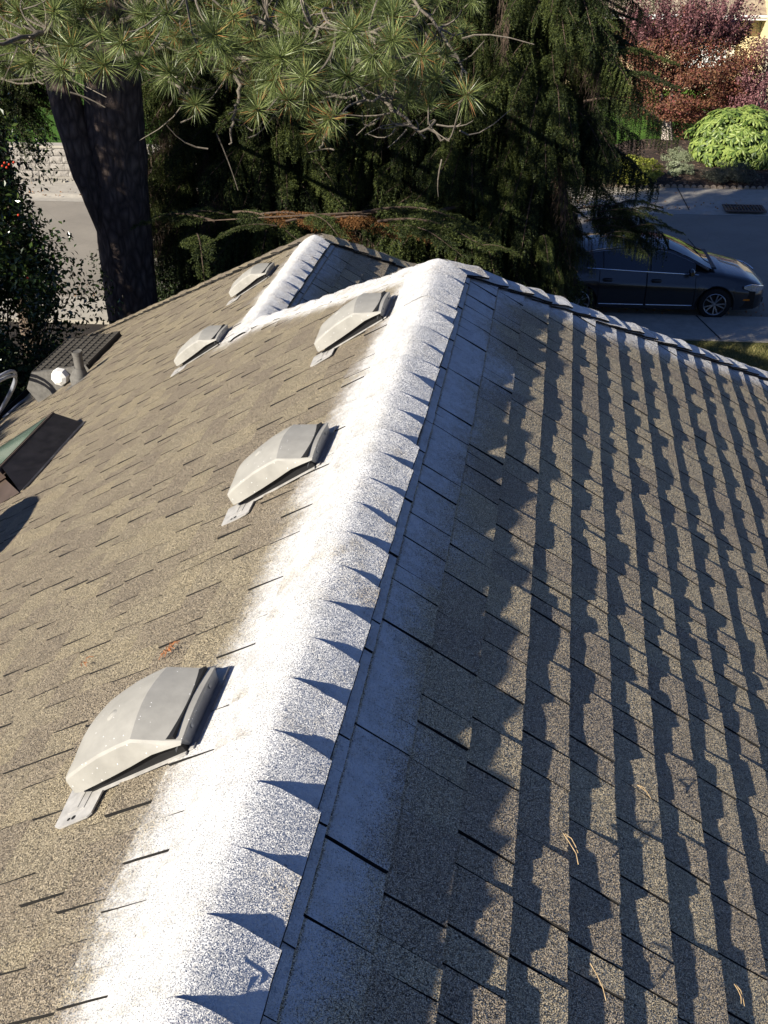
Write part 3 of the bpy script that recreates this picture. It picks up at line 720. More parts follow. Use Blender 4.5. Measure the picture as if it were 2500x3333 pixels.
M['joint'] = simple('joint_tar', (0.03, 0.03, 0.03), 0.9)
def grass_mat(name, a, b, c):
    t = NT(name); p = t.pos(); n1 = t.noise(p, 1.3, 4, 0.6); n2 = t.noise(p, 60, 3, 0.7, (1, 0.4, 1))
    f = t.math('ADD', t.math('MULTIPLY', n1, 0.55), t.math('MULTIPLY', n2, 0.45))
    return t.out(t.ramp(f, [(0.35, a), (0.5, b), (0.66, c)]), 0.9, t.bump(n2, 0.05), 0, 0.2)
M['lawn'] = grass_mat('lush_lawn', (0.03, 0.075, 0.010), (0.075, 0.17, 0.02), (0.14, 0.26, 0.035))
M['drylawn'] = grass_mat('dry_lawn', (0.05, 0.06, 0.018), (0.15, 0.15, 0.045), (0.28, 0.25, 0.09))
t_ = NT('bark_mulch'); p_ = t_.pos(); v_ = t_.n('TexVoronoi'); v_.inputs['Scale'].default_value = 16; t_.l(p_, v_.inputs['Vector']); s_ = t_.n('SeparateColor'); t_.l(v_.outputs['Color'], s_.inputs[0])
M['mulch'] = t_.out(t_.ramp(s_.outputs[0], [(0.0, (0.012, 0.007, 0.005)), (0.6, (0.04, 0.022, 0.014)), (0.93, (0.075, 0.045, 0.03)), (0.97, (0.22, 0.15, 0.10))]), 0.9, t_.bump(v_.outputs['Distance'], 0.03))
sheet('ground', M['soil'], [(-900, -900), (900, -900), (900, 900), (-900, 900)], 0.0)
SL_ = 0.055                                                          # the street runs a little askew to the house
def st(x, y): return (x, y + SL_ * (x - 3))
def strip(name, mat, ya, yb, z, xa=-80, xb=80): return sheet(name, mat, [st(xa, ya), st(xb, ya), st(xb, yb), st(xa, yb)], z)
def slab(name, mat, ya, yb, z0, z1, xa=-80, xb=80):
    mb = MB(); q = [st(xa, ya), st(xb, ya), st(xb, yb), st(xa, yb)]
    mb.add([(x, y, z0) for x, y in q] + [(x, y, z1) for x, y in q], [(4, 5, 6, 7), (0, 1, 5, 4), (1, 2, 6, 5), (2, 3, 7, 6), (3, 0, 4, 7)])
    return tag(mb.build(name, mat), kind='structure')
NC, FC = 21.25, 29.05                                                # near and far edge of the roadway
strip('road', M['asphalt'], NC + 0.02, FC - 0.02, 0.012)
slab('near_pavement', M['concrete'], NC - 1.35, NC - 0.02, 0.0, 0.075)
strip('near_gutter', M['concrete'], NC - 0.02, NC + 0.05, 0.03)
slab('far_pavement', M['concrete'], FC + 0.65, FC + 2.55, 0.0, 0.07)
mb = MB(); rows = [[(*st(x, FC + dy), z) for dy, z in ((-0.02, 0.016), (0.28, 0.010), (0.42, 0.014), (0.52, 0.05), (0.64, 0.073), (0.66, 0.074))] for x in np.linspace(-80, 80, 60)]
mb.grid(rows); tag(mb.build('kerb', M['concrete'], smooth=60), kind='structure')
mb = MB()
for x in np.arange(-30, 30, 3.05):
    a, b = st(x + 0.35, NC - 1.33), st(x, NC - 0.04); mb.add([(a[0], a[1], 0.078), (a[0] + 0.035, a[1], 0.078), (b[0] + 0.035, b[1], 0.078), (b[0], b[1], 0.078)], [(0, 1, 2, 3)])
for x in (4.13, -2.4, 9.8, -9.3, -15.0):
    a, b = st(x, FC + 0.2), st(x - 0.12, FC + 2.5); mb.add([(a[0], a[1], 0.078), (a[0] + 0.03, a[1], 0.078), (b[0] + 0.03, b[1], 0.078), (b[0], b[1], 0.078)], [(0, 1, 2, 3)])
tag(mb.build('pavement_joints', M['joint']), kind='structure')
slab('near_lawn', M['drylawn'], 13.5, NC - 1.36, 0.0, 0.05, 2.2, 60)
slab('far_lawn', M['lawn'], FC + 2.6, 60, 0.0, 0.10, 1.0, 60)
# planting bed opposite, slightly mounded
mb = MB(); rows = []
for i in range(40):
    row = []
    for j in range(24):
        x = 0.4 + 13 * i / 39; y0_ = FC + 2.58 + SL_ * (x - 3)
        top = 36.9 + 1.1 * math.sin((x - 1.2) * 0.55) - 4.2 * max(0, 1 - (x - 0.4) / 2.6) ** 1.3 - 0.9 * math.sin(max(0, x - 5) * 0.9)
        y = y0_ + (top - y0_) * j / 23; ed = min(j, 23 - j) / 4.0
        row.append((x, y, 0.09 + 0.22 * min(1, ed) ** 0.7 + noise.noise(Vector((x * 2, y * 2, 0))) * 0.04 + noise.noise(Vector((x * 9, y * 9, 3))) * 0.015))
    rows.append(row)
mb.grid(rows); tag(mb.build('planting_bed', M['mulch'], smooth=80), kind='structure')
sheet('garden_path', simple('pale_path', (0.42, 0.38, 0.31), 0.85, 0, 5, 0.1), [(5.0, 42.4), (5.8, 41.9), (7.2, 40.6), (9.5, 39.6), (9.9, 40.9), (7.6, 42.0), (6.4, 43.2), (5.2, 43.4)], 0.12)
# row of scalloped edging stones along the bed
M['edge_stone'] = simple('edging_stone', (0.30, 0.24, 0.18), 0.85, 0, 12, 0.25, 0.3, 0.004)
ge = empty('garden_edging', (*st(5, FC + 2.6), 0.07), 'low row of scalloped edging stones between mulch bed and far pavement', 'garden edging'); go_ = np.array(ge.location)
mb = MB(); n_ = 8
mb.add([(0.085 * math.cos(math.pi * k / 7), s, 0.10 * math.sin(math.pi * k / 7) - 0.01) for s in (-0.03, 0.03) for k in range(8)], [tuple(range(8)), tuple(range(15, 7, -1))] + [(k, 8 + k, 9 + k, k + 1) for k in range(7)])
st0 = mb.build('edging_stone', M['edge_stone'], ge, 50); st0.location = Vector((*st(0.6, FC + 2.58), 0.07)) - Vector(go_)
for k in range(1, 66):
    o = st0.copy(); COL.objects.link(o); o.parent = ge; o.location = Vector((*st(0.6 + 0.185 * k, FC + 2.58), 0.07)) - Vector(go_)
    o.rotation_euler = (0, 0, random.uniform(-0.12, 0.12)); o.scale = (1, 1, random.uniform(0.8, 1.15))
# storm drain grate in the far gutter
M['iron'] = simple('cast_iron', (0.12, 0.09, 0.085), 0.6, 0.5, 20, 0.2)
dg = empty('drain_grate', (*st(5.62, FC + 0.45), 0.02), 'rusty storm drain grate set in the far gutter of the street', 'drain', rz=math.atan(SL_)); dg.location.y -= 0.0
mb = MB()
for c, s in (((0, 0.31, 0.012), (1.06, 0.06, 0.03)), ((0, -0.31, 0.012), (1.06, 0.06, 0.03)), ((0.50, 0, 0.012), (0.06, 0.56, 0.03)), ((-0.50, 0, 0.012), (0.06, 0.56, 0.03))): mb.box(c, s)
mb.build('frame', M['iron'], dg)
MB().box((0, 0, -0.004), (0.96, 0.58, 0.004)).build('pit', M['black'], dg)
mb = MB().box((0, 0, 0), (0.035, 0.56, 0.03)); b0_ = mb.build('bar', M['iron'], dg); b0_.location = (-0.42, 0, 0.012)
for k in range(1, 11):
    o = b0_.copy(); COL.objects.link(o); o.parent = dg; o.location = (-0.42 + 0.084 * k, 0, 0.012)
for ob in dg.children: ob.location.z += 0.052
# retaining wall of split-face blocks across the street, left
M['block'] = simple('split_face_block', (0.30, 0.28, 0.25), 0.9, 0, 18, 0.22, 0.3, 0.012)
rw = empty('retaining_wall', (-16, 30.2, 0), 'pale grey retaining wall of split faced blocks across the sunlit street', 'retaining wall', rz=math.atan(SL_))
blocks = []
for v_ in range(5):
    bl = MB(); w_ = [0.42, 0.46, 0.38, 0.44, 0.40][v_]
    n1, n2 = 6, 4; g = [[(-w_ / 2 + w_ * i / (n1 - 1), -0.02 * random.random() - (0.015 if 0 < i < n1 - 1 and 0 < j < n2 - 1 else 0), 0.195 * j / (n2 - 1)) for j in range(n2)] for i in range(n1)]
    bl.grid(g); bl.box((0, 0.14, 0.0975), (w_ - 0.004, 0.27, 0.193)); blocks.append((bl, w_))
xw = -9.0; cnt = 0; protos = []
for c_i in range(4):
    x = -8.5 + (0.21 if c_i % 2 else 0)
    while x < 13 and cnt < 290:
        k = random.randrange(5)
        if k < len(protos) and protos[k]: o = protos[k].copy(); COL.objects.link(o); o.parent = rw
        else:
            while len(protos) <= k: protos.append(None)
            o = blocks[k][0].build('block', M['block'], rw); protos[k] = o
        w_ = blocks[k][1]; o.location = (x + w_ / 2, 0.5 + 0.04 * c_i, 0.21 * c_i); x += w_ + 0.012; cnt += 1
mb = MB(); mb.box((2.2, 0.86, 0.875), (22, 0.42, 0.07)); mb.build('coping', M['concrete'], rw)
slab('raised_lawn', M['lawn'], FC + 2.9, 75, 0.0, 0.85, -70, -0.8)
MBg = MB()
for k in range(700):
    x = random.uniform(-24, -4); y = 30.95 + SL_ * (x - 3) + random.gauss(0, 0.09) + 0.15; s_ = random.uniform(0.04, 0.10)
    MBg.box((x, y, 0.09), (s_, s_ * 0.8, s_ * 0.6), axes=[(math.cos(k), math.sin(k), 0), (-math.sin(k), math.cos(k), 0), (0, 0, 1)], taper=0.7)
tag(MBg.build('gravel_strip', simple('pale_gravel', (0.28, 0.26, 0.22), 0.9, 0, 14, 0.4)), kind='stuff')
# ------------------------------------------------------------------ the parked car
t_ = NT('car_paint'); t_.b.inputs['Coat Weight'].default_value = 0.8; t_.b.inputs['Coat Roughness'].default_value = 0.04
p_ = t_.obj(); n_ = t_.noise(p_, 500, 1)
M['paint'] = t_.out(t_.ramp(n_, [(0.3, (0.030, 0.031, 0.034)), (0.7, (0.05, 0.051, 0.055))]), 0.32, None, 0.55)
M['glass'] = simple('car_glass', (0.012, 0.016, 0.02), 0.03, 0, 3, 0.1, 0.9)
M['chrome'] = simple('chrome', (0.75, 0.76, 0.78), 0.15, 1.0, 3, 0.05)
M['tyre'] = simple('tyre_rubber', (0.015, 0.015, 0.015), 0.85)
M['rim'] = simple('alloy_rim', (0.42, 0.43, 0.45), 0.3, 0.85, 5, 0.1)
M['trim'] = simple('black_trim', (0.012, 0.012, 0.013), 0.45)
M['lamp'] = simple('lamp_lens', (0.45, 0.47, 0.48), 0.08, 0.2, 30, 0.4, 0.9)
M['amber'] = simple('amber_lens', (0.75, 0.22, 0.02), 0.25)
M['red'] = simple('red_lens', (0.35, 0.01, 0.01), 0.2)
car = empty('parked_car', (2.46, 21.98, 0.012), 'dark grey four door saloon parked at the near kerb under the drooping spruce', 'car', rz=math.atan(0.075))
XF, XR, WB = 1.365, -1.365, 2.73
def interp(x, pts):
    xs = [p[0] for p in pts]; return float(np.interp(x, xs, [p[1] for p in pts]))
def hw(x): return interp(x, [(-2.42, 0.60), (-2.32, 0.74), (-2.1, 0.83), (-1.6, 0.895), (-0.6, 0.915), (0.6, 0.915), (1.5, 0.905), (1.95, 0.85), (2.2, 0.76), (2.34, 0.62), (2.42, 0.42)])
def belt(x): return interp(x, [(-2.42, 0.86), (-2.3, 0.97), (-1.9, 1.02), (-1.2, 1.01), (0.0, 0.955), (0.95, 0.915), (1.5, 0.86), (2.0, 0.76), (2.25, 0.66), (2.42, 0.56)])
def crown(x): return interp(x, [(-2.42, 0.90), (-2.35, 1.03), (-1.95, 1.09), (-1.4, 1.09), (0.7, 1.02), (1.0, 1.01), (1.5, 0.95), (2.0, 0.84), (2.28, 0.71), (2.42, 0.60)])
def sill(x):
    z = interp(x, [(-2.42, 0.42), (-2.2, 0.28), (-1.9, 0.22), (1.9, 0.20), (2.2, 0.20), (2.42, 0.26)])
    for wx in (XF, XR):
        d = abs(x - wx)
        if d < 0.375: z = max(z, 0.33 + math.sqrt(0.375 ** 2 - d ** 2))
    return z
xs = sorted(set(list(np.linspace(-2.42, 2.42, 60)) + [XF + 0.375 * math.cos(a) for a in np.linspace(0, math.pi, 19)] + [XR + 0.375 * math.cos(a) for a in np.linspace(0, math.pi, 19)]))
def section(x, side):
    w, b, c_, z0 = hw(x), belt(x), crown(x), sill(x); out = []
    for t in (0, 0.12, 0.3, 0.5, 0.62, 0.68, 0.74, 0.87, 1.0):
        z = z0 + (b - z0) * t
        zr = (z - 0.2) / (b - 0.2)
        y = w * (0.955 + 0.05 * math.sin(math.pi * min(1, max(0, zr)) * 0.8) - (0.085 * max(0, zr - 0.66) / 0.34))
        if 0.60 < zr < 0.72: y += 0.006
        out.append((x, side * y, z))
    yb = abs(out[-1][1])
    for t in (0.94, 0.8, 0.55, 0.25, 0.0):
        out.append((x, side * yb * t, b + (c_ - b) * math.sqrt(max(0, 1 - t ** 2.6))))
    return out
doors = {'front': (-0.03, 0.93), 'rear': (-0.98, -0.045)}
mb = MB(); dm = {(k, s): MB() for k in doors for s in (-1, 1)}
for side in (-1, 1):
    S_ = [section(x, side) for x in xs]
    for i in range(len(xs) - 1):
        xm = (xs[i] + xs[i + 1]) / 2
        for j in range(len(S_[0]) - 1):
            q = [S_[i][j], S_[i + 1][j], S_[i + 1][j + 1], S_[i][j + 1]]
            tgt = mb
            if 1 <= j < 8:
                for k, (a, b) in doors.items():
                    if a < xm < b: tgt = dm[(k, side)]
            tgt.add(q, [(0, 1, 2, 3)])
    for xe in (0, len(xs) - 1): mb.add(S_[xe] + [(xs[xe], 0, S_[xe][0][2])], [tuple(range(len(S_[0]) + 1))])
mb.build('body', M['paint'], car, 32)
MB().box((0, 0, 0.42), (4.3, 1.66, 0.34)).build('underbody', M['trim'], car)
for (k, s), m_ in dm.items():
    m_.v = [(x, y + s * 0.004, z) for x, y, z in m_.v]
    dr = m_.build('door', M['paint'], car, 32)
    a, b = doors[k]
    sm = MB()
    for xx in (a, b):
        pts = [(xx, s * (abs(section(xx, s)[j][1]) + 0.006), section(xx, s)[j][2]) for j in range(1, 9)]
        sm.tube(pts, 0.006, 4)
    sm.tube([(x, s * (abs(section(x, s)[1][1]) + 0.005), section(x, s)[1][2]) for x in np.linspace(a, b, 6)], 0.005, 4)
    sm.build('seam', M['trim'], dr)
    hx = a + 0.16 + (0.02 if k == 'front' else 0.0); hy = abs(section(hx, s)[6][1])
    MB().box((hx, s * (hy + 0.006), 0.80), (0.17, 0.02, 0.07)).build('handle_recess', M['trim'], dr)
    MB().tube([(hx - 0.10, s * (hy + 0.012), 0.805), (hx - 0.08, s * (hy + 0.035), 0.81), (hx + 0.08, s * (hy + 0.035), 0.81), (hx + 0.10, s * (hy + 0.012), 0.805)], 0.014, 8).build('handle', M['paint'], dr, 60)
    MB().tube([(x, s * (abs(section(x, s)[1][1]) + 0.012), 0.30) for x in np.linspace(a + 0.02, b - 0.02, 6)], 0.011, 6).build('trim_strip', M['chrome'], dr, 60)
# greenhouse: roof skin, pillars and glass
def roofz(x): return interp(x, [(-1.75, 1.06), (-1.35, 1.26), (-0.95, 1.33), (-0.45, 1.375), (0.05, 1.38), (0.40, 1.34), (0.80, 1.19), (1.22, 0.985)])
def roofw(x): return interp(x, [(-1.75, 0.68), (-0.9, 0.55), (0.0, 0.56), (0.4, 0.58), (1.22, 0.74)])
xr = np.linspace(-0.92, 0.36, 12); rows = []
for x in xr:
    w = roofw(x); z = roofz(x); rows.append([(x, w * t, z + 0.035 * (1 - t * t) - 0.012) for t in np.linspace(-1, 1, 13)])
MB().grid(rows).build('roof', M['paint'], car, 60)
def side_pt(x, t, s):                       # t 0 belt .. 1 roof rail
    yb = abs(section(x, s)[8][1]) - 0.01; zb = belt(x) + 0.005; zr = min(roofz(x), 1.38) - 0.012; yr = roofw(x)
    return (x, s * (yb + (yr - yb) * t), zb + (zr - zb) * t)
def side_panel(x0, x1, m, out=0.0, lo=0.0, hi=1.0, fs=None):
    for s in (-1, 1):
        rows = [[tuple(np.array(side_pt(x, lo + (hi - lo) * t, s)) + (0, s * out, 0)) for t in (0, 0.5, 1)] for x in np.linspace(x0, x1, 14)]
        (fs or MB()).grid(rows) if fs else MB().grid(rows).build('side_window', m, car, 60)
for x0, x1 in ((-1.22, -0.93), (-0.90, -0.02), (0.04, 0.92)): side_panel(x0, x1, M['glass'], 0.0, 0.0, 0.93)
pil = MB()
for s in (-1, 1):
    for line, r in (([side_pt(x, 0.97, s) for x in np.linspace(-1.62, 1.18, 24)], 0.028), ([side_pt(-0.005, t, s) for t in (0, 0.5, 1)], 0.022), ([side_pt(-0.915, t, s) for t in (0, 0.5, 1)], 0.014)):
        pil.tube(line, r, 6)
    pil.grid([[side_pt(x, t, s) for t in (0, 0.5, 1.0)] for x in np.linspace(-1.72, -1.24, 6)])
pil.build('pillar', M['paint'], car, 60)
for s in (-1, 1):
    MB().tube([tuple(np.array(side_pt(x, 0.0, s)) + (0, s * 0.014, -0.004)) for x in np.linspace(-1.24, 0.98, 14)], 0.013, 6).build('belt_trim', M['chrome'], car, 60)
    MB().tube([side_pt(-1.24, t, s) for t in (0, 0.4, 0.93)] + [tuple(np.array(side_pt(x, 0.93, s)) + (0, s * 0.012, 0)) for x in np.linspace(-1.2, 0.93, 14)], 0.008, 5).build('window_trim', M['chrome'], car, 60)
ws = MB().grid([[(x, roofw(x) * t * (0.96), roofz(x) + 0.02 + 0.05 * (1 - t * t)) for t in np.linspace(-1, 1, 11)] for x in np.linspace(0.385, 1.24, 10)])
ws.build('windscreen', M['glass'], car, 60)
MB().grid([[(x, roofw(x) * t * 0.92, roofz(x) + 0.004 + 0.03 * (1 - t * t)) for t in np.linspace(-1, 1, 9)] for x in np.linspace(-1.68, -0.93, 8)]).build('rear_window', M['glass'], car, 60)
MB().box((1.27, 0, 1.0), (0.16, 1.36, 0.02), taper=0.9).build('cowl', M['trim'], car)
for yy in (-0.45, 0.15): 
    wp = MB().tube([(1.25, yy, 1.03), (1.12, yy + 0.1, 1.09), (0.98, yy + 0.55, 1.19)], 0.009, 5)
    wp.build('wiper', M['trim'], car)
for s in (-1, 1):
    m_ = MB().lathe([(0.0, -0.10), (0.05, -0.10), (0.085, -0.05), (0.09, 0.02), (0.07, 0.09), (0.0, 0.11)], 12, (0, 0, 0), axis=1)
    m_.v = [(x * 0.7 + 0.80, y + s * 1.02, z * 0.85 + 1.02) for x, y, z in m_.v]; mo = m_.build('mirror', M['paint'], car, 50)
    MB().box((0.82, s * 0.92, 0.985), (0.07, 0.12, 0.035)).build('mirror_arm', M['trim'], mo)
    # headlamp, marker, grille end
    hp = []
    for x, z0_, z1_ in ((1.90, 0.66, 0.70), (2.05, 0.60, 0.725), (2.2, 0.57, 0.695), (2.32, 0.57, 0.655), (2.38, 0.575, 0.62)):
        hp.append([(x, s * (abs(section(x, s)[5][1]) * 1.0 + 0.008 - 0.10 * max(0, (z - 0.6))), z) for z in (z0_, (z0_ + z1_) / 2, z1_)])
    h_ = MB().grid(hp).build('headlight', M['lamp'], car, 60)
    MB().tube([tuple(np.array(r[2]) + (0.0, s * 0.004, 0.004)) for r in hp], 0.011, 6).build('chrome_edge', M['chrome'], h_)
    MB().box((1.97, s * (abs(section(1.97, s)[2][1]) + 0.004), 0.42), (0.17, 0.02, 0.032)).build('side_marker', M['amber'], car)
    MB().box((-2.28, s * 0.70, 0.86), (0.10, 0.22, 0.16)).build('tail_light', M['red'], car)
gr = MB()
for k in range(5): gr.tube([(2.36 + 0.03, y, 0.44 + 0.04 * k) if abs(y) < 0.3 else (2.33, y, 0.44 + 0.04 * k) for y in np.linspace(-0.42, 0.42, 7)], 0.011, 6)
gr.build('grille', M['chrome'], car); MB().box((2.37, 0, 0.30), (0.10, 0.9, 0.10)).build('air_intake', M['trim'], car)
def wheel(x, s):
    w = empty('wheel', (x, s * 0.80, 0.33)); w.parent = car; w.rotation_euler = (0, random.uniform(0, 1), 0)
    MB().lathe([(0.225, -0.10), (0.29, -0.108), (0.318, -0.09), (0.328, -0.06), (0.33, 0), (0.328, 0.06), (0.318, 0.09), (0.29, 0.108), (0.225, 0.10), (0.225, -0.10)], 36, axis=1).build('tyre', M['tyre'], w, 40)
    rm = MB().lathe([(0.226, s * 0.102), (0.218, s * 0.108), (0.208, s * 0.10), (0.20, s * 0.04)], 36, axis=1)
    rm.lathe([(0.0, s * 0.085), (0.035, s * 0.085), (0.045, s * 0.075), (0.05, s * 0.04)], 16, axis=1)
    for k in range(5):
        for dlt in (-0.17, 0.17):
            a = 2 * math.pi * k / 5 + dlt * 1.3; a0 = 2 * math.pi * k / 5 + dlt * 0.7
            p0 = np.array([0.04 * math.cos(a0), s * 0.078, 0.04 * math.sin(a0)]); p1 = np.array([0.21 * math.cos(a), s * 0.094, 0.21 * math.sin(a)])
            d = (p1 - p0) / np.linalg.norm(p1 - p0); rm.box((p0 + p1) / 2, (np.linalg.norm(p1 - p0), 0.025, 0.024), axes=[d, (0, 1, 0), np.cross(d, (0, 1, 0))])
    rm.build('rim', M['rim'], w, 40)
    MB().lathe([(0.0, s * 0.02), (0.205, s * 0.02)], 24, axis=1).build('brake_disc', M['trim'], w)
    return w
for x in (XF, XR):
    for s in (-1, 1): wheel(x, s)
ar = MB()
for x in (XF, XR):
    for s in (-1, 1): ar.tube([(x + 0.378 * math.cos(a), s * (hw(x) * 0.985), 0.33 + 0.378 * math.sin(a)) for a in np.linspace(-0.25, math.pi + 0.25, 22)], 0.014, 5)
ar.build('wheel_arch', M['trim'], car)

# ------------------------------------------------------------------ houses across the street
M['yellow'] = simple('cream_siding', (0.66, 0.55, 0.33), 0.7, 0, 3, 0.04)
M['cream_trim'] = simple('cream_trim', (0.72, 0.66, 0.52), 0.6, 0, 3, 0.04)
M['white'] = simple('white_trim', (0.80, 0.80, 0.79), 0.5, 0, 3, 0.03)
M['soffit'] = simple('tan_soffit', (0.45, 0.38, 0.27), 0.8, 0, 3, 0.05)
M['win'] = simple('window_glass', (0.03, 0.035, 0.04), 0.08, 0, 3, 0.1, 0.8)
t_ = NT('far_shingle'); p_ = t_.pos(); v_ = t_.n('TexVoronoi'); v_.inputs['Scale'].default_value = 5; t_.l(p_, v_.inputs['Vector']); s_ = t_.n('SeparateColor'); t_.l(v_.outputs['Color'], s_.inputs[0])
M['far_shingle'] = t_.out(t_.ramp(t_.math('ADD', t_.math('MULTIPLY', s_.outputs[0], 0.5), t_.math('MULTIPLY', t_.noise(p_, 60, 2), 0.5)), [(0.3, (0.24, 0.19, 0.14)), (0.75, (0.40, 0.33, 0.24))]), 0.9)
HX, HY = 2.0, 47.0
nb = empty('house', (HX, HY, 0.1), 'cream sided house across the street with white gutter and tan shingle roof', 'house'); EH = 2.95
sd = MB(); 
MB().box((3.0, 5.0, EH / 2), (17.8, 8.0, EH)).build('wall', M['soffit'], nb)
# siding boards: front wall set back under the eave, and the wing's side wall
def boards(x0, x1, y, z0, z1, ax='x', name='siding_board'):
    n = int((z1 - z0) / 0.19); first = None
    L_ = abs(x1 - x0)
    for k in range(n):
        if first is None:
            b = MB(); 
            if ax == 'x': b.add([(0, 0, 0), (L_, 0, 0), (L_, 0.022, 0.19), (0, 0.022, 0.19), (0, 0.03, 0), (L_, 0.03, 0)], [(0, 1, 2, 3), (4, 5, 1, 0)])
            else: b.add([(0, 0, 0), (0, L_, 0), (0.022, L_, 0.19), (0.022, 0, 0.19), (0.03, 0, 0), (0.03, L_, 0)], [(0, 1, 2, 3), (4, 5, 1, 0)])
            first = b.build(name, M['yellow'], nb); o = first
        else: o = first.copy(); COL.objects.link(o); o.parent = nb
        o.location = (x0, y, z0 + 0.19 * k) if ax == 'x' else (y, x0, z0 + 0.19 * k)
boards(-5.9, 3.2, 0.93, 0.0, EH, 'x'); boards(5.30, 6.15, 0.30, 0.0, EH, 'x'); boards(-2.2, 0.9, 6.15, 0.0, 4.2, 'y')
MB().box((8.4, 1.4, 2.1), (4.44, 7.0, 4.2)).build('wing_wall', M['soffit'], nb)
MB().box((6.13, -2.2, 2.1), (0.13, 0.13, 4.2)).build('corner_board', M['cream_trim'], nb)
MB().box((5.20, 0.24, EH / 2), (0.16, 0.16, EH)).build('porch_post', M['cream_trim'], nb)
MB().box((4.95, 0.5, EH / 2), (0.10, 0.10, EH)).build('downpipe', M['white'], nb)
MB().box((5.7, 0.62, EH / 2), (0.9, 0.6, EH)).build('porch_wall', M['soffit'], nb)
# window with white frame and blinds
wf = empty('window', (4.15, 0.90, 1.55)); wf.parent = nb
for c, s in (((0, 0, 0.62), (1.5, 0.06, 0.09)), ((0, 0, -0.62), (1.5, 0.06, 0.09)), ((-0.71, 0, 0), (0.09, 0.06, 1.2)), ((0.71, 0, 0), (0.09, 0.06, 1.2)), ((0, 0, 0), (0.05, 0.05, 1.2))): MB().box(c, s).build('frame', M['white'], wf)
for k in range(12): MB().box((0, 0.03, -0.55 + 0.1 * k), (1.4, 0.02, 0.075)).build('blind_slat', M['white'], wf)
rf = MB(); e0, rise = EH - 0.12, 0.42
rf.box((0.4, -0.62, EH - 0.03), (13.6, 0.10, 0.17)); rf.box((0.4, -0.70, EH + 0.02), (13.6, 0.10, 0.05)); gu = rf.build('gutter', M['white'], nb)
MB().box((0.4, 0.1, EH - 0.10), (13.4, 1.4, 0.03)).build('soffit', M['soffit'], nb)
rt = MB(); rt.add([(-6.6, -0.62, EH + 0.05), (7.2, -0.62, EH + 0.05), (7.2, 5.5, EH + 0.05 + 6.12 * rise), (-6.6, 5.5, EH + 0.05 + 6.12 * rise), (-6.6, 11.6, EH + 0.05), (7.2, 11.6, EH + 0.05)], [(0, 1, 2, 3), (3, 2, 5, 4)])
nr = rt.build('roof', M['far_shingle'], nb)
shp = []
for w_ in (0.30, 0.24, 0.36):
    b = MB(); b.add([(0, 0, 0.025), (w_, 0, 0.025), (w_, 0.2, 0.2 * rise + 0.008), (0, 0.2, 0.2 * rise + 0.008), (0, 0, 0), (w_, 0, 0)], [(0, 1, 2, 3), (4, 5, 1, 0)]); shp.append((b, w_, []))
for r_ in range(9):
    x = -3.4 + random.uniform(0, 0.2); y = -0.64 + 0.2 * r_
    while x < 6.3:
        b, w_, made = random.choice(shp)
        if made: o = made[0].copy(); COL.objects.link(o); o.parent = nr
        else: o = b.build('shingle', M['far_shingle'], nr); made.append(o)
        o.location = (x, y, EH + 0.052 + 0.2 * r_ * rise + random.choice((0, 0.008))); x += w_ + 0.01
MB().add([(6.05, -2.4, 4.35), (6.05, 5, 4.35), (10.8, 5, 6.1), (10.8, -2.4, 6.1)], [(0, 1, 2, 3)]).build('wing_roof', M['far_shingle'], nb)
# white house at the far left
wh = empty('house', (-22.5, 44.5, 1.0), 'white house glimpsed behind the pine at the far left', 'house')
MB().box((0, 3, 1.5), (9, 6, 3.0)).build('wall', M['white'], wh)
MB().add([(-4.9, -0.5, 2.9), (4.9, -0.5, 2.9), (4.9, 3, 4.7), (-4.9, 3, 4.7), (4.9, 6.5, 2.9), (-4.9, 6.5, 2.9)], [(0, 1, 2, 3), (3, 2, 4, 5)]).build('roof', M['far_shingle'], wh)
for x in (-2.6, 2.9):
    f = MB().box((x, -0.02, 1.6), (1.3, 0.08, 1.2)).build('window', M['white'], wh); MB().box((x, -0.07, 1.6), (1.1, 0.02, 1.0)).build('pane', M['win'], f)
MB().box((0.3, -0.04, 1.05), (0.95, 0.06, 2.1)).build('door', M['trim'], wh)
# ------------------------------------------------------------------ vegetation
def leaf_mat(name, stops, rough=0.55, trans=0.25, spec=0.35, island=True, objrand=0.0):
    t = NT(name); 
    rnd = t.n('NewGeometry').outputs['Random Per Island'] if island else t.n('ObjectInfo').outputs['Random']
    big_ = t.noise(t.pos(), 1.4, 3, 0.6)
    f = t.math('ADD', t.math('MULTIPLY', rnd, 0.6), t.math('MULTIPLY', big_, 0.5))
    if objrand: f = t.math('ADD', f, t.math('MULTIPLY', t.math('SUBTRACT', t.n('ObjectInfo').outputs['Random'], 0.5), objrand))
    c = t.ramp(f, stops); t.out(c, rough, None, 0, spec)
    tr = t.n('BsdfTranslucent'); t.l(c, tr.inputs[0]); mx = t.n('MixShader'); mx.inputs[0].default_value = trans
    t.l(t.b.outputs[0], mx.inputs[1]); t.l(tr.outputs[0], mx.inputs[2]); t.l(mx.outputs[0], t.t.nodes['Material Output'].inputs[0])
    return t.m
def bark_mat(name, a, b, c, sc=9.0, depth=0.03):
    t = NT(name); p = t.pos(); n1 = t.noise(p, sc, 5, 0.7, (1, 1, 0.35)); v = t.n('TexVoronoi', feature='DISTANCE_TO_EDGE'); v.inputs['Scale'].default_value = sc * 1.3
    mp = t.n('Mapping'); mp.inputs['Scale'].default_value = (1, 1, 0.4); w = t.mix(0.15, p, t.n('TexNoise').outputs['Color']); t.l(w, mp.inputs[0]); t.l(mp.outputs[0], v.inputs['Vector'])
    f = t.math('ADD', t.math('MULTIPLY', n1, 0.7), t.math('MULTIPLY', v.outputs['Distance'], 0.9))
    return t.out(t.ramp(f, [(0.2, a), (0.5, b), (0.85, c)]), 0.95, t.bump(f, depth))
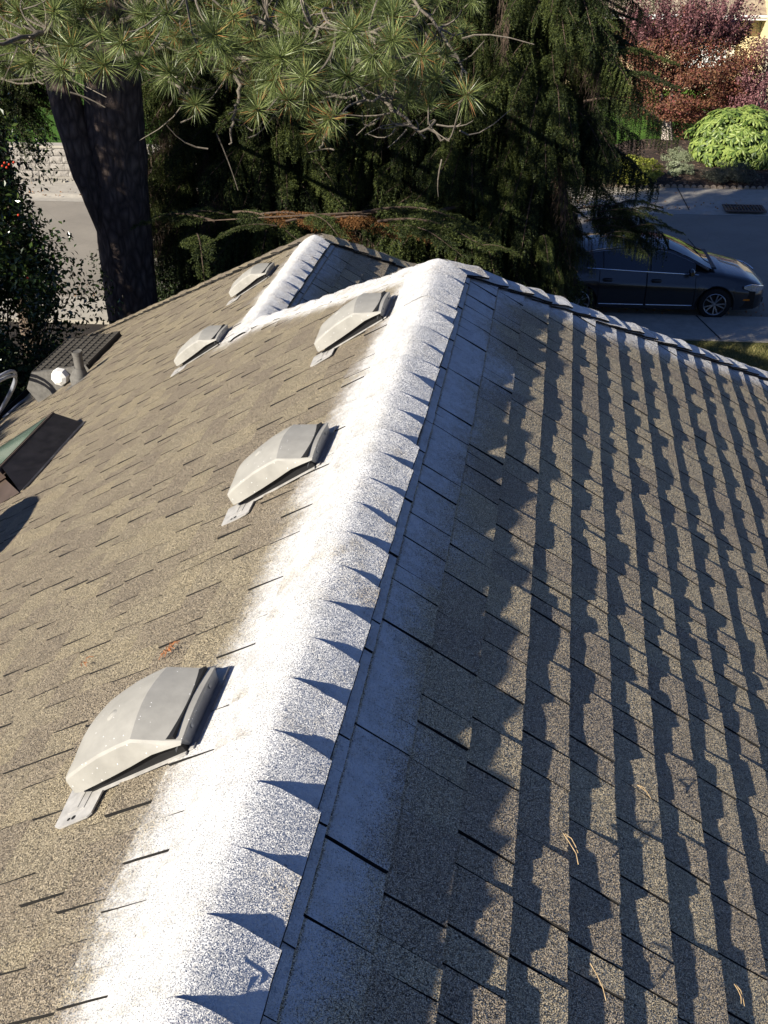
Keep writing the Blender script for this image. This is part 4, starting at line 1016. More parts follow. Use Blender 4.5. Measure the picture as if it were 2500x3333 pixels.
M['bark'] = bark_mat('pine_bark', (0.03, 0.021, 0.018), (0.12, 0.088, 0.074), (0.25, 0.19, 0.16))
M['bark2'] = bark_mat('spruce_bark', (0.03, 0.022, 0.016), (0.12, 0.088, 0.062), (0.24, 0.19, 0.135), 14, 0.02)
M['twig'] = simple('grey_twig', (0.15, 0.13, 0.105), 0.85, 0, 30, 0.35)
M['dtwig'] = simple('dead_twig', (0.085, 0.06, 0.045), 0.9, 0, 10, 0.4)
M['needle'] = leaf_mat('pine_needle', [(0.2, (0.05, 0.075, 0.022)), (0.5, (0.12, 0.165, 0.05)), (0.8, (0.26, 0.31, 0.11))], 0.4, 0.2, 0.5, objrand=0.3)
M['oneedle'] = leaf_mat('old_needle', [(0.2, (0.20, 0.08, 0.02)), (0.7, (0.42, 0.20, 0.07))], 0.6, 0.2)
M['spruce'] = leaf_mat('spruce_needle', [(0.25, (0.012, 0.020, 0.009)), (0.5, (0.032, 0.050, 0.016)), (0.78, (0.11, 0.135, 0.035))], 0.6, 0.15, 0.25, objrand=0.35)
M['rust'] = leaf_mat('rusty_needle', [(0.3, (0.08, 0.035, 0.015)), (0.7, (0.24, 0.12, 0.045))], 0.7, 0.15, 0.2, objrand=0.3)

def instance(mesh, name, parent, loc, rot, sc):
    o = bpy.data.objects.new(name, mesh); o.location = loc; o.rotation_euler = rot
    o.scale = (sc,) * 3 if not hasattr(sc, '__len__') else sc
    return link(o, parent)
def blades(starts, dirs, lens, width, droop=0.0, seg=2):
    """thin tapered blades, numpy; returns v, f(tri)"""
    n = len(starts); dirs = dirs / np.linalg.norm(dirs, axis=1, keepdims=True)
    side = np.cross(dirs, np.random.normal(size=(n, 3))); side /= np.linalg.norm(side, axis=1, keepdims=True)
    L = lens[:, None]; w = np.full((n, 1), width) if np.isscalar(width) else width[:, None]
    mid = starts + dirs * L * 0.5 + np.array([0, 0, -1.0]) * L * droop * 0.25
    end = starts + dirs * L + np.array([0, 0, -1.0]) * L * droop
    v = np.stack([starts - side * w * 0.35, starts + side * w * 0.35, mid + side * w * 0.5, mid - side * w * 0.5, end], 1).reshape(-1, 3)
    k = np.arange(n)[:, None] * 5
    f = np.concatenate([k + [0, 1, 2], k + [0, 2, 3], k + [3, 2, 4]], 1).reshape(-1, 3)
    return v, f
# --- pine needle tufts
def tuft_mesh(nn, L0, old):
    th = np.arccos(1 - np.random.random(nn) ** 1.15 * 1.25); ph = np.random.random(nn) * 2 * math.pi
    d = np.stack([np.sin(th) * np.cos(ph), np.sin(th) * np.sin(ph), np.cos(th)], 1)
    s = np.stack([np.zeros(nn), np.zeros(nn), -np.random.random(nn) * 0.10], 1)
    L = L0 * np.random.uniform(0.72, 1.08, nn)
    v, f = blades(s, d, L, 0.0048, 0.14)
    mi = np.zeros(nn, int); mi[np.random.random(nn) < old] = 1
    mi = np.repeat(mi, 3)
    tw = MB().tube([(0, 0, -0.22), (0.01, 0, -0.1), (0, 0, 0.02)], [0.009, 0.008, 0.006], 5)
    tv = np.array(tw.v); q = [x for x in tw.f if len(x) == 4]; tf = np.array([t for x in q for t in ((x[0], x[1], x[2]), (x[0], x[2], x[3]))]) + len(v)
    o = mesh_np('needle_tuft', np.concatenate([v, tv]), np.concatenate([f, tf]), [M['needle'], M['oneedle'], M['twig']], mi=np.concatenate([mi, np.full(len(tf), 2)]))
    me = o.data; bpy.data.objects.remove(o); return me
TUFTS = [tuft_mesh(230, 0.30, 0.02), tuft_mesh(200, 0.27, 0.05), tuft_mesh(170, 0.26, 0.20), tuft_mesh(70, 0.24, 0.06)]
pine = empty('pine_tree', (-6.35, 16.0, 0), 'big long needled pine with a dark forked trunk rising behind the left roof edge', 'pine tree'); PO = np.array(pine.location)
def rel(P, org=PO): return [tuple(np.array(p) - org) for p in P]
def trunk(pts, rad, name, mat, parent, n=20, org=PO, rough=0.05, seg=6):
    P = [np.array(p, float) for p in pts]; Q = []; R__ = []
    for i in range(len(P) - 1):
        for k in range(seg):
            t = k / seg; Q.append(P[i] * (1 - t) + P[i + 1] * t); R__.append(rad[i] * (1 - t) + rad[i + 1] * t)
    Q.append(P[-1]); R__.append(rad[-1])
    mb = MB(); mb.tube([q - org for q in Q], R__, n)
    vs = []
    for v in mb.v:
        w = Vector(v) + Vector(org)
        k = noise.noise(Vector((w.x * 5, w.y * 5, w.z * 1.6))) + 0.6 * noise.noise(Vector((w.x * 14, w.y * 14, w.z * 4)))
        i = int(np.argmin([abs(v[2] + org[2] - q[2]) for q in Q])); c = Q[i] - org; d = np.array(v) - c
        vs.append(tuple(c + d * (1 + rough * 1.6 * k)))
    mb.v = vs
    return mb.build(name, mat, parent, 60)
pj = at(300, 590, 16.0); 
trunk([(-6.42, 16, -0.1), at(440, 1060, 16), at(400, 700, 16), at(375, 400, 16), at(360, 150, 16.0), (-6.2, 16, 8.5), (-6.2, 16, 13.5)], [0.50, 0.415, 0.43, 0.44, 0.43, 0.30, 0.10], 'trunk', M['bark'], pine, 26, seg=9)
trunk([at(405, 860, 15.95), at(345, 690, 15.85), at(290, 560, 15.8), at(235, 400, 15.8), at(195, 270, 15.8), at(165, 130, 15.8), at(150, -100, 15.9)], [0.20, 0.25, 0.27, 0.245, 0.215, 0.20, 0.16], 'stem', M['bark'], pine, 18, seg=6)
limbs_px = [
    [(360, 200, 15.8), (560, 150, 14), (620, 185, 12.5), (740, 190, 11.5), (860, 195, 11), (960, 250, 10.6)],
    [(350, 80, 15.8), (420, 60, 13), (520, -20, 11), (640, -90, 10.5)],
    [(360, -120, 15.8), (700, -160, 13.5), (950, -60, 12), (1100, 60, 11.5), (1158, 173, 11), (1207, 260, 11), (1267, 347, 10.8), (1342, 401, 10.6), (1451, 450, 10.6)],
    [(700, -160, 13.5), (800, 30, 12), (880, 85, 11), (960, 110, 10.8), (1060, 90, 10.5), (1200, 110, 10.5)],
    [(300, 60, 15.8), (260, 90, 13), (190, 100, 11), (100, 115, 10.5), (0, 145, 10), (-90, 170, 9.8)],
    [(180, 200, 15.8), (190, 230, 13), (180, 200, 10.8), (230, 205, 10.4)],
    [(620, 185, 12.5), (553, 222, 11.5), (586, 293, 11), (618, 336, 10.8)],
    [(860, 195, 11), (960, 275, 10.8), (1100, 310, 10.6), (1215, 330, 10.4)],
    [(740, 190, 11.5), (780, 300, 11.2), (760, 380, 11.0), (745, 470, 11.0)],
    [(1158, 173, 11), (1120, 300, 11), (1085, 380, 11), (1040, 480, 10.8)],
    [(950, -60, 12), (1250, -60, 11.5), (1400, 60, 11.2), (1520, 240, 11.0)]]
limbs = []
for L_ in limbs_px:
    P = [at(*p) for p in L_]; Q = []
    for i in range(len(P) - 1):
        for k in range(5):
            t = k / 5; a = P[max(i - 1, 0)]; b = P[i]; c = P[i + 1]; d = P[min(i + 2, len(P) - 1)]
            Q.append(0.5 * ((2 * b) + (c - a) * t + (2 * a - 5 * b + 4 * c - d) * t * t + (3 * b - a - 3 * c + d) * t ** 3) + np.random.normal(0, 0.018, 3))
    Q.append(P[-1]); r0 = 0.075 if L_[0][2] > 15 else 0.04
    rr = np.linspace(r0 * 0.62, 0.010, len(Q)); MB().tube(rel(Q), list(rr), 7, jit=0.15).build('branch', M['twig'], pine, 60); limbs.append(np.array(Q))
LP_ = np.concatenate([l[6:] if len(l) > 12 else l[2:] for l in limbs])
big_t = [(184, 38), (325, 103), (195, 217), (98, 200), (271, 217), (347, 200), (455, 200), (645, 180), (630, 330), (543, 228), (835, 352), (868, 180), (890, 260), (548, 50), (813, 135), (32, 135), (54, 32), (240, 150), (400, 150), (480, 130), (700, 110), (760, 60),
         (930, 44), (979, 163), (908, 180), (984, 244), (833, 326), (1147, 98), (1180, 70), (1288, 44), (1093, 141), (1261, 228), (1288, 146), (1332, 304), (1397, 326), (1424, 260), (1530, 304), (1277, 125), (1212, 180), (1060, 380), (1120, 250), (1380, 180), (1010, 330), (925, 330), (1044, 440)]
tw_mb = MB(); nt_c = 0
def add_tuft(P, m=None, s=1.0):
    global nt_c
    i = int(np.argmin(np.linalg.norm(LP_ - P, axis=1))); a = LP_[i]; d = P - a; L = np.linalg.norm(d)
    ax = d / (L + 1e-6) + np.array([random.uniform(-.5, .5), random.uniform(-.9, .1), random.uniform(-0.25, 0.75)]); ax /= np.linalg.norm(ax)
    if L > 0.15:
        mid = (a + P) / 2 + np.random.normal(0, 0.07 + 0.04 * L, 3) - np.array([0, 0, 0.12 * L])
        pts = [(1 - t) ** 2 * a + 2 * t * (1 - t) * mid + t * t * (P - ax * 0.18) for t in np.linspace(0, 1, 7)]
        tw_mb.tube(rel(pts), list(np.linspace(0.013, 0.007, 7)), 5, jit=0.2)
    q = Vector(ax).to_track_quat('Z', 'Y').to_euler(); q.rotate_axis('Z', random.uniform(0, 6.28))
    m = random.choice(TUFTS[:3]) if m is None else m
    instance(m, 'needle_tuft', pine, tuple(P - PO), q, s); nt_c += 1
for px, py in big_t: add_tuft(at(px + random.uniform(-8, 8), py + random.uniform(-8, 8), random.uniform(9.6, 10.8)), TUFTS[2] if random.random() < 0.2 else random.choice(TUFTS[:2]), random.uniform(0.78, 1.08))
k = 0
while k < 238:
    px, py = random.uniform(-120, 1560), random.uniform(-220, 420)
    lim = np.interp(px, [-120, 100, 300, 420, 700, 1000, 1300, 1560], [280, 200, 130, 150, 250, 340, 340, 150])
    if py > lim or (py > 60 and 150 < px < 420 and random.random() < 0.75): continue
    if px > 1300 and random.random() < 0.5: continue
    add_tuft(at(px, py, random.uniform(10.6, 13.2)), None, random.uniform(0.6, 1.05)); k += 1
fv = []; ff = []; n0 = 0; tm = TUFTS[3]; tv = np.array([v.co[:] for v in tm.vertices]); tf = np.array([list(p.vertices) for p in tm.polygons]); tmi = np.array([p.material_index for p in tm.polygons]); fmi = []
while n0 < 190 * len(tv):
    px, py = random.uniform(-120, 1500), random.uniform(-220, 380)
    if py > np.interp(px, [-120, 100, 300, 420, 700, 1000, 1300, 1560], [240, 160, 90, 120, 230, 320, 310, 120]): continue
    q = Vector(np.random.normal(0, 1, 3) + np.array([0, -0.6, 0.2])).to_track_quat('Z', 'Y').to_matrix(); c = at(px, py, random.uniform(12.0, 15.2)) - PO
    fv.append(tv @ np.array(q).T * random.uniform(0.9, 1.3) + c); ff.append(tf + n0); fmi.append(tmi); n0 += len(tv)
o = mesh_np('needle_tufts', np.concatenate(fv), np.concatenate(ff), [M['needle'], M['oneedle'], M['twig']], pine, mi=np.concatenate(fmi)); o['kind'] = 'stuff'
for k in range(150):                                                  # short bare curly twigs
    b = LP_[random.randrange(len(LP_))] + np.random.normal(0, 0.12, 3); d = np.random.normal(0, 1, 3); d[2] = d[2] * 0.6 - 0.2; d /= np.linalg.norm(d); L = random.uniform(0.2, 0.7); cv = np.random.normal(0, 0.35, 3)
    tw_mb.tube(rel([b + d * L * t + cv * L * t * t + np.array([0, 0, 0.25 * L * t * t]) for t in np.linspace(0, 1, 5)]), list(np.linspace(0.009, 0.004, 5)), 4)
tw_o = tw_mb.build('twigs', M['twig'], pine); tw_o['kind'] = 'stuff'

# --- weeping spruce boughs
def bough_mesh(kind, L=1.8, seed=0):
    rnd = np.random.RandomState(seed); vs = []; fs = []; ms = []; n0 = 0
    S0 = []; D0 = []; LN = []; WD = []; wood = MB()
    def axis_pt(t): return np.array([L * t * (1 - 0.06 * t), 0, (0.10 * math.sin(t * 3.0) - (0.34 if kind != 'spray' else 0.16) * t * t + 0.22 * max(0, t - 0.75)) * L])
    A = [axis_pt(t) for t in np.linspace(0, 1, 10)]; wood.tube(A, list(np.linspace(0.020, 0.004, 10)), 5)
    def strand(p0, d0, ln, drop, dens, wd, nl):
        n = max(3, int(ln * dens)); t = np.linspace(0.02, 1, n)[:, None]
        P = p0 + d0 * ln * (t * (1 - drop * t)) + np.array([0, 0, -1.0]) * ln * drop * t * t * (0.6 + 0.4 * t) + rnd.normal(0, 0.004, (n, 3)); P = P
        T = np.gradient(P, axis=0); T /= np.linalg.norm(T, axis=1, keepdims=True) + 1e-9
        for _ in range(4):
            r = rnd.normal(size=(n, 3)); r -= T * (r * T).sum(1)[:, None]; r /= np.linalg.norm(r, axis=1, keepdims=True)
            S0.append(P); D0.append(T * 0.75 + r); LN.append(nl * rnd.uniform(0.7, 1.15, n)); WD.append(np.full(n, wd))
        return P
    step = 0.052 if kind != 'dead' else 0.06
    s = 0.16
    while s < L:
        t = s / L; c = axis_pt(t)
        for sg in (-1, 1):
            tl = (0.50 * (1 - t) ** 0.7 + 0.12) * L * 0.42 * rnd.uniform(0.6, 1.1); yaw = sg * rnd.uniform(0.7, 1.15)
            d = np.array([math.cos(yaw), math.sin(yaw), rnd.uniform(-0.2, 0.15)])
            if kind == 'spray':
                P = strand(c, d, tl, 0.18, 50, 0.012, 0.032)
                for q in range(3, len(P) - 2, 4):
                    for s2 in (-1, 1):
                        y2 = yaw + s2 * rnd.uniform(0.6, 0.9); strand(P[q], np.array([math.cos(y2), math.sin(y2), -0.15]), tl * 0.38 * (1 - q / len(P) * 0.6), 0.2, 50, 0.012, 0.030)
            elif kind == 'weep':
                P = strand(c, d, tl, 0.35, 42, 0.013, 0.032)
                for q in range(1, len(P), 3):
                    ln = rnd.uniform(0.16, 0.52) * (0.6 + 0.7 * (1 - abs(t - 0.5)))
                    strand(P[q], np.array([math.cos(yaw) * 0.25, math.sin(yaw) * 0.25, -0.6]), ln, 0.75, 44, 0.015, 0.034)
            else:
                for q in range(2):
                    p0 = c + d * tl * rnd.uniform(0.05, 0.5); ln = rnd.uniform(0.3, 0.95)
                    w = [p0 + np.array([rnd.normal(0, 0.015) * i, rnd.normal(0, 0.015) * i, -ln * i / 4]) for i in range(5)]
                    wood.tube(w, [0.005, 0.0045, 0.004, 0.003, 0.002], 3)
        s += step * rnd.uniform(0.7, 1.4) * (1 if kind != 'weep' else 1.5)
    wv = np.array(wood.v); wf = np.array([t for x in wood.f for t in ([(x[0], x[1], x[2])] + ([(x[0], x[2], x[3])] if len(x) > 3 else []))])
    if S0:
        S_ = np.concatenate(S0); D_ = np.concatenate(D0); n = len(S_); D_ /= np.linalg.norm(D_, axis=1, keepdims=True)
        sd = np.cross(D_, rnd.normal(size=(n, 3))); sd /= np.linalg.norm(sd, axis=1, keepdims=True); w = np.concatenate(WD)[:, None]; l_ = np.concatenate(LN)[:, None]
        v = np.stack([S_ - sd * w * 0.5, S_ + sd * w * 0.5, S_ + D_ * l_], 1).reshape(-1, 3); f = np.arange(3 * n).reshape(-1, 3)
        allv = np.concatenate([wv, v]); allf = np.concatenate([wf, f + len(wv)]); mi = np.concatenate([np.full(len(wf), 1), np.zeros(n)])
    else: allv, allf, mi = wv, wf, np.full(len(wf), 1)
    return allv, allf, mi
def bough(kind, seed, mat):
    v, f, mi = bough_mesh(kind, 1.8, seed); o = mesh_np('bough', v, f, [mat, M['dtwig']], mi=mi); me = o.data; bpy.data.objects.remove(o); return me
WEEP = [bough('weep', s, M['spruce']) for s in range(4)]; SPRAY = [bough('spray', 10 + s, M['spruce']) for s in range(3)]; DEAD = [bough('dead', 20 + s, M['spruce']) for s in range(2)]
RUST = [bough('spray', 30, M['rust'])]
print('weep tris', [len(m.polygons) for m in WEEP], [len(m.polygons) for m in SPRAY])
spruces = []
def spruce(x, y, h, r, label, zlo=1.2, nb=230, tr=0.18, dead=0.10, top_vis=8.0, mix=0.15, group='weeping spruces behind the roof', cat='spruce tree', facing=True, tilt=0.0, low_r=None):
    t = empty('spruce_tree', (x, y, 0), label, cat, group); org = np.array([x, y, 0.0])
    trunk([(x, y, -0.1), (x + 0.05, y, h * 0.4), (x - 0.03 + tilt, y, h)], [tr, tr * 0.8, 0.03], 'trunk', M['bark2'], t, 12, org, 0.06, 8)
    for k in range(nb):
        u = k / nb; z = zlo + (top_vis - zlo) * u if k < nb * 0.82 else top_vis + (h - top_vis) * ((u - 0.82) / 0.18)
        rr = r * (1 - max(0, z - 2.5) / (h - 1.5)) ** 0.8 * random.uniform(0.7, 1.12)
        if low_r and z < 3.3: rr *= low_r
        a = random.uniform(0, 2 * math.pi)
        if facing and math.sin(a) > 0.35 and random.random() < 0.5: a = -a
        kk = random.random()
        m = random.choice(DEAD) if kk < dead else (random.choice(SPRAY) if kk < dead + mix else random.choice(WEEP))
        sc = rr / 1.5
        instance(m, 'bough', t, (math.cos(a) * tr * 0.6, math.sin(a) * tr * 0.6, z + 0.25 * rr), (random.uniform(-0.15, 0.15), random.uniform(-0.12, 0.22), a), (sc, max(sc, 0.7), max(sc, 0.75)))
    spruces.append(t); return t
spruce(-5.65, 18.6, 11.0, 1.5, 'slim spruce with a sunlit tan trunk just right of the dark pine trunk', 1.6, 210, 0.20, 0.12, 8.2)
spruce(-4.0, 17.6, 12.0, 1.7, 'spruce of dark drooping boughs between the slim tan trunk and the middle of the photo', 1.3, 285, 0.13, 0.06)
spruce(-2.45, 18.4, 13.0, 1.7, 'dark spruce with brown hanging dead twigs straight above the small ridge', 1.3, 285, 0.13, 0.12)
spruce(-0.85, 17.6, 12.5, 1.6, 'spruce with sunlit hanging tips straight above the white apex', 1.3, 285, 0.13, 0.07)
t5 = spruce(0.30, 17.4, 12.0, 1.65, 'rightmost weeping spruce, its bough drooping over the parked car', 1.2, low_r=0.42, nb=270, tr=0.15, dead=0.06)
o5 = np.array(t5.location)
for (px, py, Y, az, sc, kd) in ((1880, 680, 16.9, -0.05, 0.85, 'w'), (1900, 720, 16.7, 0.05, 0.75, 'w'), (1950, 690, 16.6, -0.2, 0.6, 's'), (1930, 740, 16.6, -0.1, 0.55, 'w'), (1960, 770, 16.4, -0.3, 0.45, 'w'), (1975, 760, 16.4, 0.1, 0.45, 'w'), (1990, 670, 16.8, 0.3, 0.5, 's'),
                                (1900, 250, 16.8, -0.1, 0.85, 's'), (1900, 330, 16.7, -0.3, 0.85, 'w'), (1890, 180, 16.8, 0.1, 0.85, 's'), (2030, 690, 16.6, 0.25, 0.45, 's'), (2050, 740, 16.5, 0.0, 0.5, 's'), (1760, 760, 16.2, -1.4, 0.6, 'w')):
    instance(random.choice(WEEP if kd == 'w' else SPRAY), 'bough', t5, tuple(at(px, py, Y) - o5), (0, 0.0, az), sc)
t4 = spruces[3]; o4 = np.array(t4.location)
for (px, py, Y, az, sc, ms) in ((1180, 690, 13.6, -0.05, 1.05, SPRAY), (1230, 720, 13.3, -0.25, 0.95, SPRAY), (1150, 705, 13.8, 0.12, 1.0, SPRAY), (1280, 735, 13.2, -0.6, 0.7, SPRAY), (1050, 715, 13.8, -0.1, 0.9, RUST), (930, 720, 13.9, 0.1, 0.9, RUST), (830, 700, 14.2, -0.2, 0.9, RUST), (900, 735, 13.8, -2.6, 0.6, SPRAY), (1000, 700, 13.9, -0.9, 0.7, SPRAY), (700, 720, 14.5, 3.0, 0.8, SPRAY), (760, 690, 14.5, -0.6, 0.9, SPRAY), (640, 760, 14.8, -1.2, 0.9, SPRAY), (560, 700, 15.2, 0.1, 0.8, SPRAY), (1550, 800, 13.0, -0.2, 0.35, SPRAY), (1190, 830, 12.4, -0.1, 0.3, SPRAY)):
    instance(random.choice(ms), 'bough', t4, tuple(at(px, py, Y) - o4), (random.uniform(-0.2, 0.2), 0.05, az), sc)
MB().tube(rel([at(1560, 660, 17.4), at(1400, 690, 15), at(1200, 690, 13.7), at(900, 705, 13.9), at(650, 720, 14.6)], o4), [0.03, 0.022, 0.014, 0.010, 0.006], 6).build('branch', M['dtwig'], t4, 60)
spruce(-9.1, 17.6, 10.5, 1.9, 'very dark conifer behind the holly at the left edge', 3.9, 190, 0.2, 0.05, mix=0.6, group='dark conifers at the left', cat='conifer')
spruce(-10.2, 11.7, 11.5, 2.0, 'unseen dark conifer added outside the left edge of the view to shade the pine trunk', 1.0, 220, 0.2, 0.05, mix=0.6, group='dark conifers at the left', cat='conifer', top_vis=10.5, facing=False)  # out of view, added to keep the pine trunk in shade

# --- broad leaf crowns
def crown_np(n, cen, rad, leaf, clumps=60, seed=1, shell=0.45, up=0.3, asp=0.5, flat=False, zmin=None, out_bias=0.8):
    rnd = np.random.RandomState(seed)
    c = rnd.normal(size=(clumps, 3)); c /= np.linalg.norm(c, axis=1, keepdims=True); c *= (rnd.random((clumps, 1)) ** shell)
    k = rnd.randint(0, clumps, n); d = rnd.normal(size=(n, 3)); d /= np.linalg.norm(d, axis=1, keepdims=True)
    P = c[k] + d * (rnd.random((n, 1)) ** 0.4) * (1.15 / clumps ** 0.36); P = P * np.array(rad) + np.array(cen)
    if zmin is not None: P[:, 2] = np.maximum(P[:, 2], zmin + rnd.random(n) * 0.1)
    o = (P - np.array(cen)) / np.array(rad); o /= np.linalg.norm(o, axis=1, keepdims=True) + 1e-6
    N = o * out_bias + rnd.normal(0, 0.55, (n, 3)) + np.array([0, 0, up]); N /= np.linalg.norm(N, axis=1, keepdims=True)
    a = np.cross(N, rnd.normal(size=(n, 3))); a /= np.linalg.norm(a, axis=1, keepdims=True); b = np.cross(N, a)
    L = (leaf * rnd.uniform(0.7, 1.2, (n, 1))); w = L * asp
    v = np.stack([P - a * L * 0.5, P + b * w * 0.5 + N * L * 0.06, P + a * L * 0.5 - N * L * 0.08, P - b * w * 0.5 + N * L * 0.06], 1).reshape(-1, 3)
    k = np.arange(n)[:, None] * 4; f = np.concatenate([k + [0, 1, 2], k + [0, 2, 3]], 1).reshape(-1, 3)
    return v, f
def shrub(name, loc, label, cat, mat, parts, stems=5, group=None, stem_r=0.02, stem_mat=None, trunk_pts=None):
    o = empty(name, loc, label, cat, group); vs = []; fs = []; n0 = 0
    for a in parts:
        v, f = crown_np(**a); vs.append(v); fs.append(f + n0); n0 += len(v)
    mesh_np('crown', np.concatenate(vs), np.concatenate(fs), [mat], o)
    st_ = MB()
    for k in range(stems):
        c = np.array(parts[k % len(parts)]['cen']); r = np.array(parts[k % len(parts)]['rad']); e_ = c + np.random.normal(0, 0.35, 3) * r
        st_.tube([(random.uniform(-.08, .08), random.uniform(-.08, .08), -0.05), e_ * np.array([0.45, 0.45, 0.5]), e_], [stem_r, stem_r * 0.8, stem_r * 0.4], 6)
    if stems: st_.build('stem', stem_mat or M['dtwig'], o, 60)
    return o
M['holly'] = leaf_mat('holly_leaf', [(0.3, (0.010, 0.022, 0.008)), (0.6, (0.028, 0.055, 0.014)), (0.85, (0.07, 0.10, 0.02))], 0.22, 0.05, 0.6)
M['darkleaf'] = leaf_mat('dark_leaf', [(0.3, (0.008, 0.014, 0.006)), (0.7, (0.026, 0.042, 0.012))], 0.6, 0.08, 0.2)
M['berry'] = simple('red_berry', (0.5, 0.05, 0.02), 0.4)
M['maple'] = leaf_mat('maple_leaf', [(0.25, (0.06, 0.020, 0.016)), (0.45, (0.13, 0.052, 0.030)), (0.62, (0.21, 0.11, 0.05)), (0.85, (0.25, 0.07, 0.065))], 0.6, 0.2)
M['purple'] = leaf_mat('purple_leaf', [(0.25, (0.06, 0.024, 0.030)), (0.55, (0.16, 0.065, 0.072)), (0.8, (0.30, 0.145, 0.15))], 0.6, 0.25)
M['rhodo'] = leaf_mat('rhododendron_leaf', [(0.2, (0.04, 0.075, 0.015)), (0.5, (0.13, 0.20, 0.04)), (0.8, (0.28, 0.36, 0.09))], 0.45, 0.2, 0.4, objrand=0.2)
M['yellowg'] = leaf_mat('golden_shrub_leaf', [(0.25, (0.12, 0.15, 0.02)), (0.6, (0.30, 0.33, 0.05)), (0.85, (0.48, 0.48, 0.10))], 0.6, 0.25)
M['sage'] = leaf_mat('sage_leaf', [(0.25, (0.16, 0.20, 0.11)), (0.7, (0.38, 0.42, 0.27))], 0.7, 0.2)
M['greyleaf'] = leaf_mat('grey_leaf', [(0.25, (0.07, 0.08, 0.06)), (0.7, (0.17, 0.18, 0.13))], 0.8, 0.2)
M['midgreen'] = leaf_mat('garden_leaf', [(0.25, (0.04, 0.08, 0.015)), (0.7, (0.14, 0.22, 0.04))], 0.6, 0.2)
ho = shrub('holly_bush', (-7.35, 12.9, 0), 'glossy dark holly with a few red berries against the sunlit road at the left', 'holly', M['holly'],
      [dict(n=30000, cen=(0.0, 0, 3.0), rad=(1.25, 1.1, 2.4), leaf=0.085, clumps=110, seed=3, asp=0.5), dict(n=9000, cen=(0.25, 0.2, 4.7), rad=(1.0, 0.9, 1.7), leaf=0.085, clumps=60, seed=33), dict(n=1500, cen=(1.15, 0.1, 2.9), rad=(0.75, 0.6, 1.2), leaf=0.085, clumps=26, seed=4, asp=0.5, shell=0.8)], 8, stem_r=0.022)
bo_ = MB().lathe([(0, -0.016), (0.013, -0.009), (0.016, 0), (0.013, 0.009), (0, 0.016)], 8).build('berry', M['berry'], None, 60); BERRY = bo_.data; bpy.data.objects.remove(bo_)
for px, py in ((15, 530), (30, 535), (8, 540), (45, 528), (22, 545), (60, 700), (90, 905)):
    P = at(px, py, 12.0) - np.array(ho.location); instance(BERRY, 'berry', ho, P, (0, 0, 0), 1.0)
dk = 'dark shrubs crowded under the left gutter'
shrub('shrub', (-7.4, 9.6, 0), 'dark glossy shrub below the gutter beside the box vent', 'shrub', M['darkleaf'], [dict(n=16000, cen=(0, 0, 1.2), rad=(1.9, 1.9, 1.45), leaf=0.10, clumps=70, seed=5)], 5, dk)
shrub('shrub', (-7.6, 12.2, 0), 'dark shrub at the foot of the holly near the pine trunk', 'shrub', M['darkleaf'], [dict(n=16000, cen=(0.7, 0, 1.1), rad=(1.9, 1.5, 1.45), leaf=0.10, clumps=70, seed=6)], 5, dk)
shrub('shrub', (-8.0, 7.0, 0), 'dark shrub under the arching grey cables at the left edge', 'shrub', M['darkleaf'], [dict(n=16000, cen=(0, 0, 1.2), rad=(2.1, 1.9, 1.45), leaf=0.10, clumps=70, seed=7)], 5, dk)
shrub('shrub', (-5.2, 13.6, 0), 'low dark shrub at the foot of the big pine behind the tan hip', 'shrub', M['darkleaf'], [dict(n=8000, cen=(0, 0, 1.0), rad=(1.8, 1.4, 1.2), leaf=0.09, clumps=60, seed=8)], 5, dk)
shrub('shrub', (-1.5, 16.2, 0), 'low dark undergrowth shrub behind the small ridge', 'shrub', M['darkleaf'], [dict(n=9000, cen=(0, 0, 1.1), rad=(2.9, 1.2, 1.3), leaf=0.09, clumps=60, seed=9)], 5, dk)
for x_, y_, lb_ in ((-6.9, 19.6, 'dark undergrowth shrub between the pine trunk and the slim tan trunk'), (-4.2, 19.6, 'dark undergrowth shrub behind the farthest vent'), (-0.6, 18.9, 'dark undergrowth shrub beside the rear of the parked car')):
    shrub('shrub', (x_, y_, 0), lb_, 'shrub', M['darkleaf'], [dict(n=7000, cen=(0, 0, 0.9), rad=(1.5, 0.9, 1.1), leaf=0.09, clumps=60, seed=int(50 + x_))], 4, 'dark undergrowth between the trunks')
# crown of the big pine above the picture
v, f = crown_np(16000, (0, -0.2, 9.7), (4.0, 3.0, 2.5), 0.34, 90, 71, asp=0.22); o = mesh_np('upper_crown', v, f, [M['needle']], pine); o['kind'] = 'stuff'
# tall broadleaf trees left of the view: their shade lies along the gutter
for k_, (x, y, z, r) in enumerate(((-11.3, -2.4, 6.5, 2.3), (-11.3, 1.2, 6.6, 2.3), (-11.4, 4.8, 6.5, 2.3))):
    shrub('garden_tree', (x, y, 0), ('garden tree outside the left edge of the view, nearest the viewer', 'garden tree outside the left edge of the view, middle of three', 'garden tree outside the left edge of the view, next to the dark conifer')[k_], 'tree', M['midgreen'],
          [dict(n=6000, cen=(0, 0, z), rad=(2.0, r, 2.0), leaf=0.22, clumps=60, seed=40 + k_, asp=0.7)], 6, 'garden trees left of the house', stem_r=0.10)
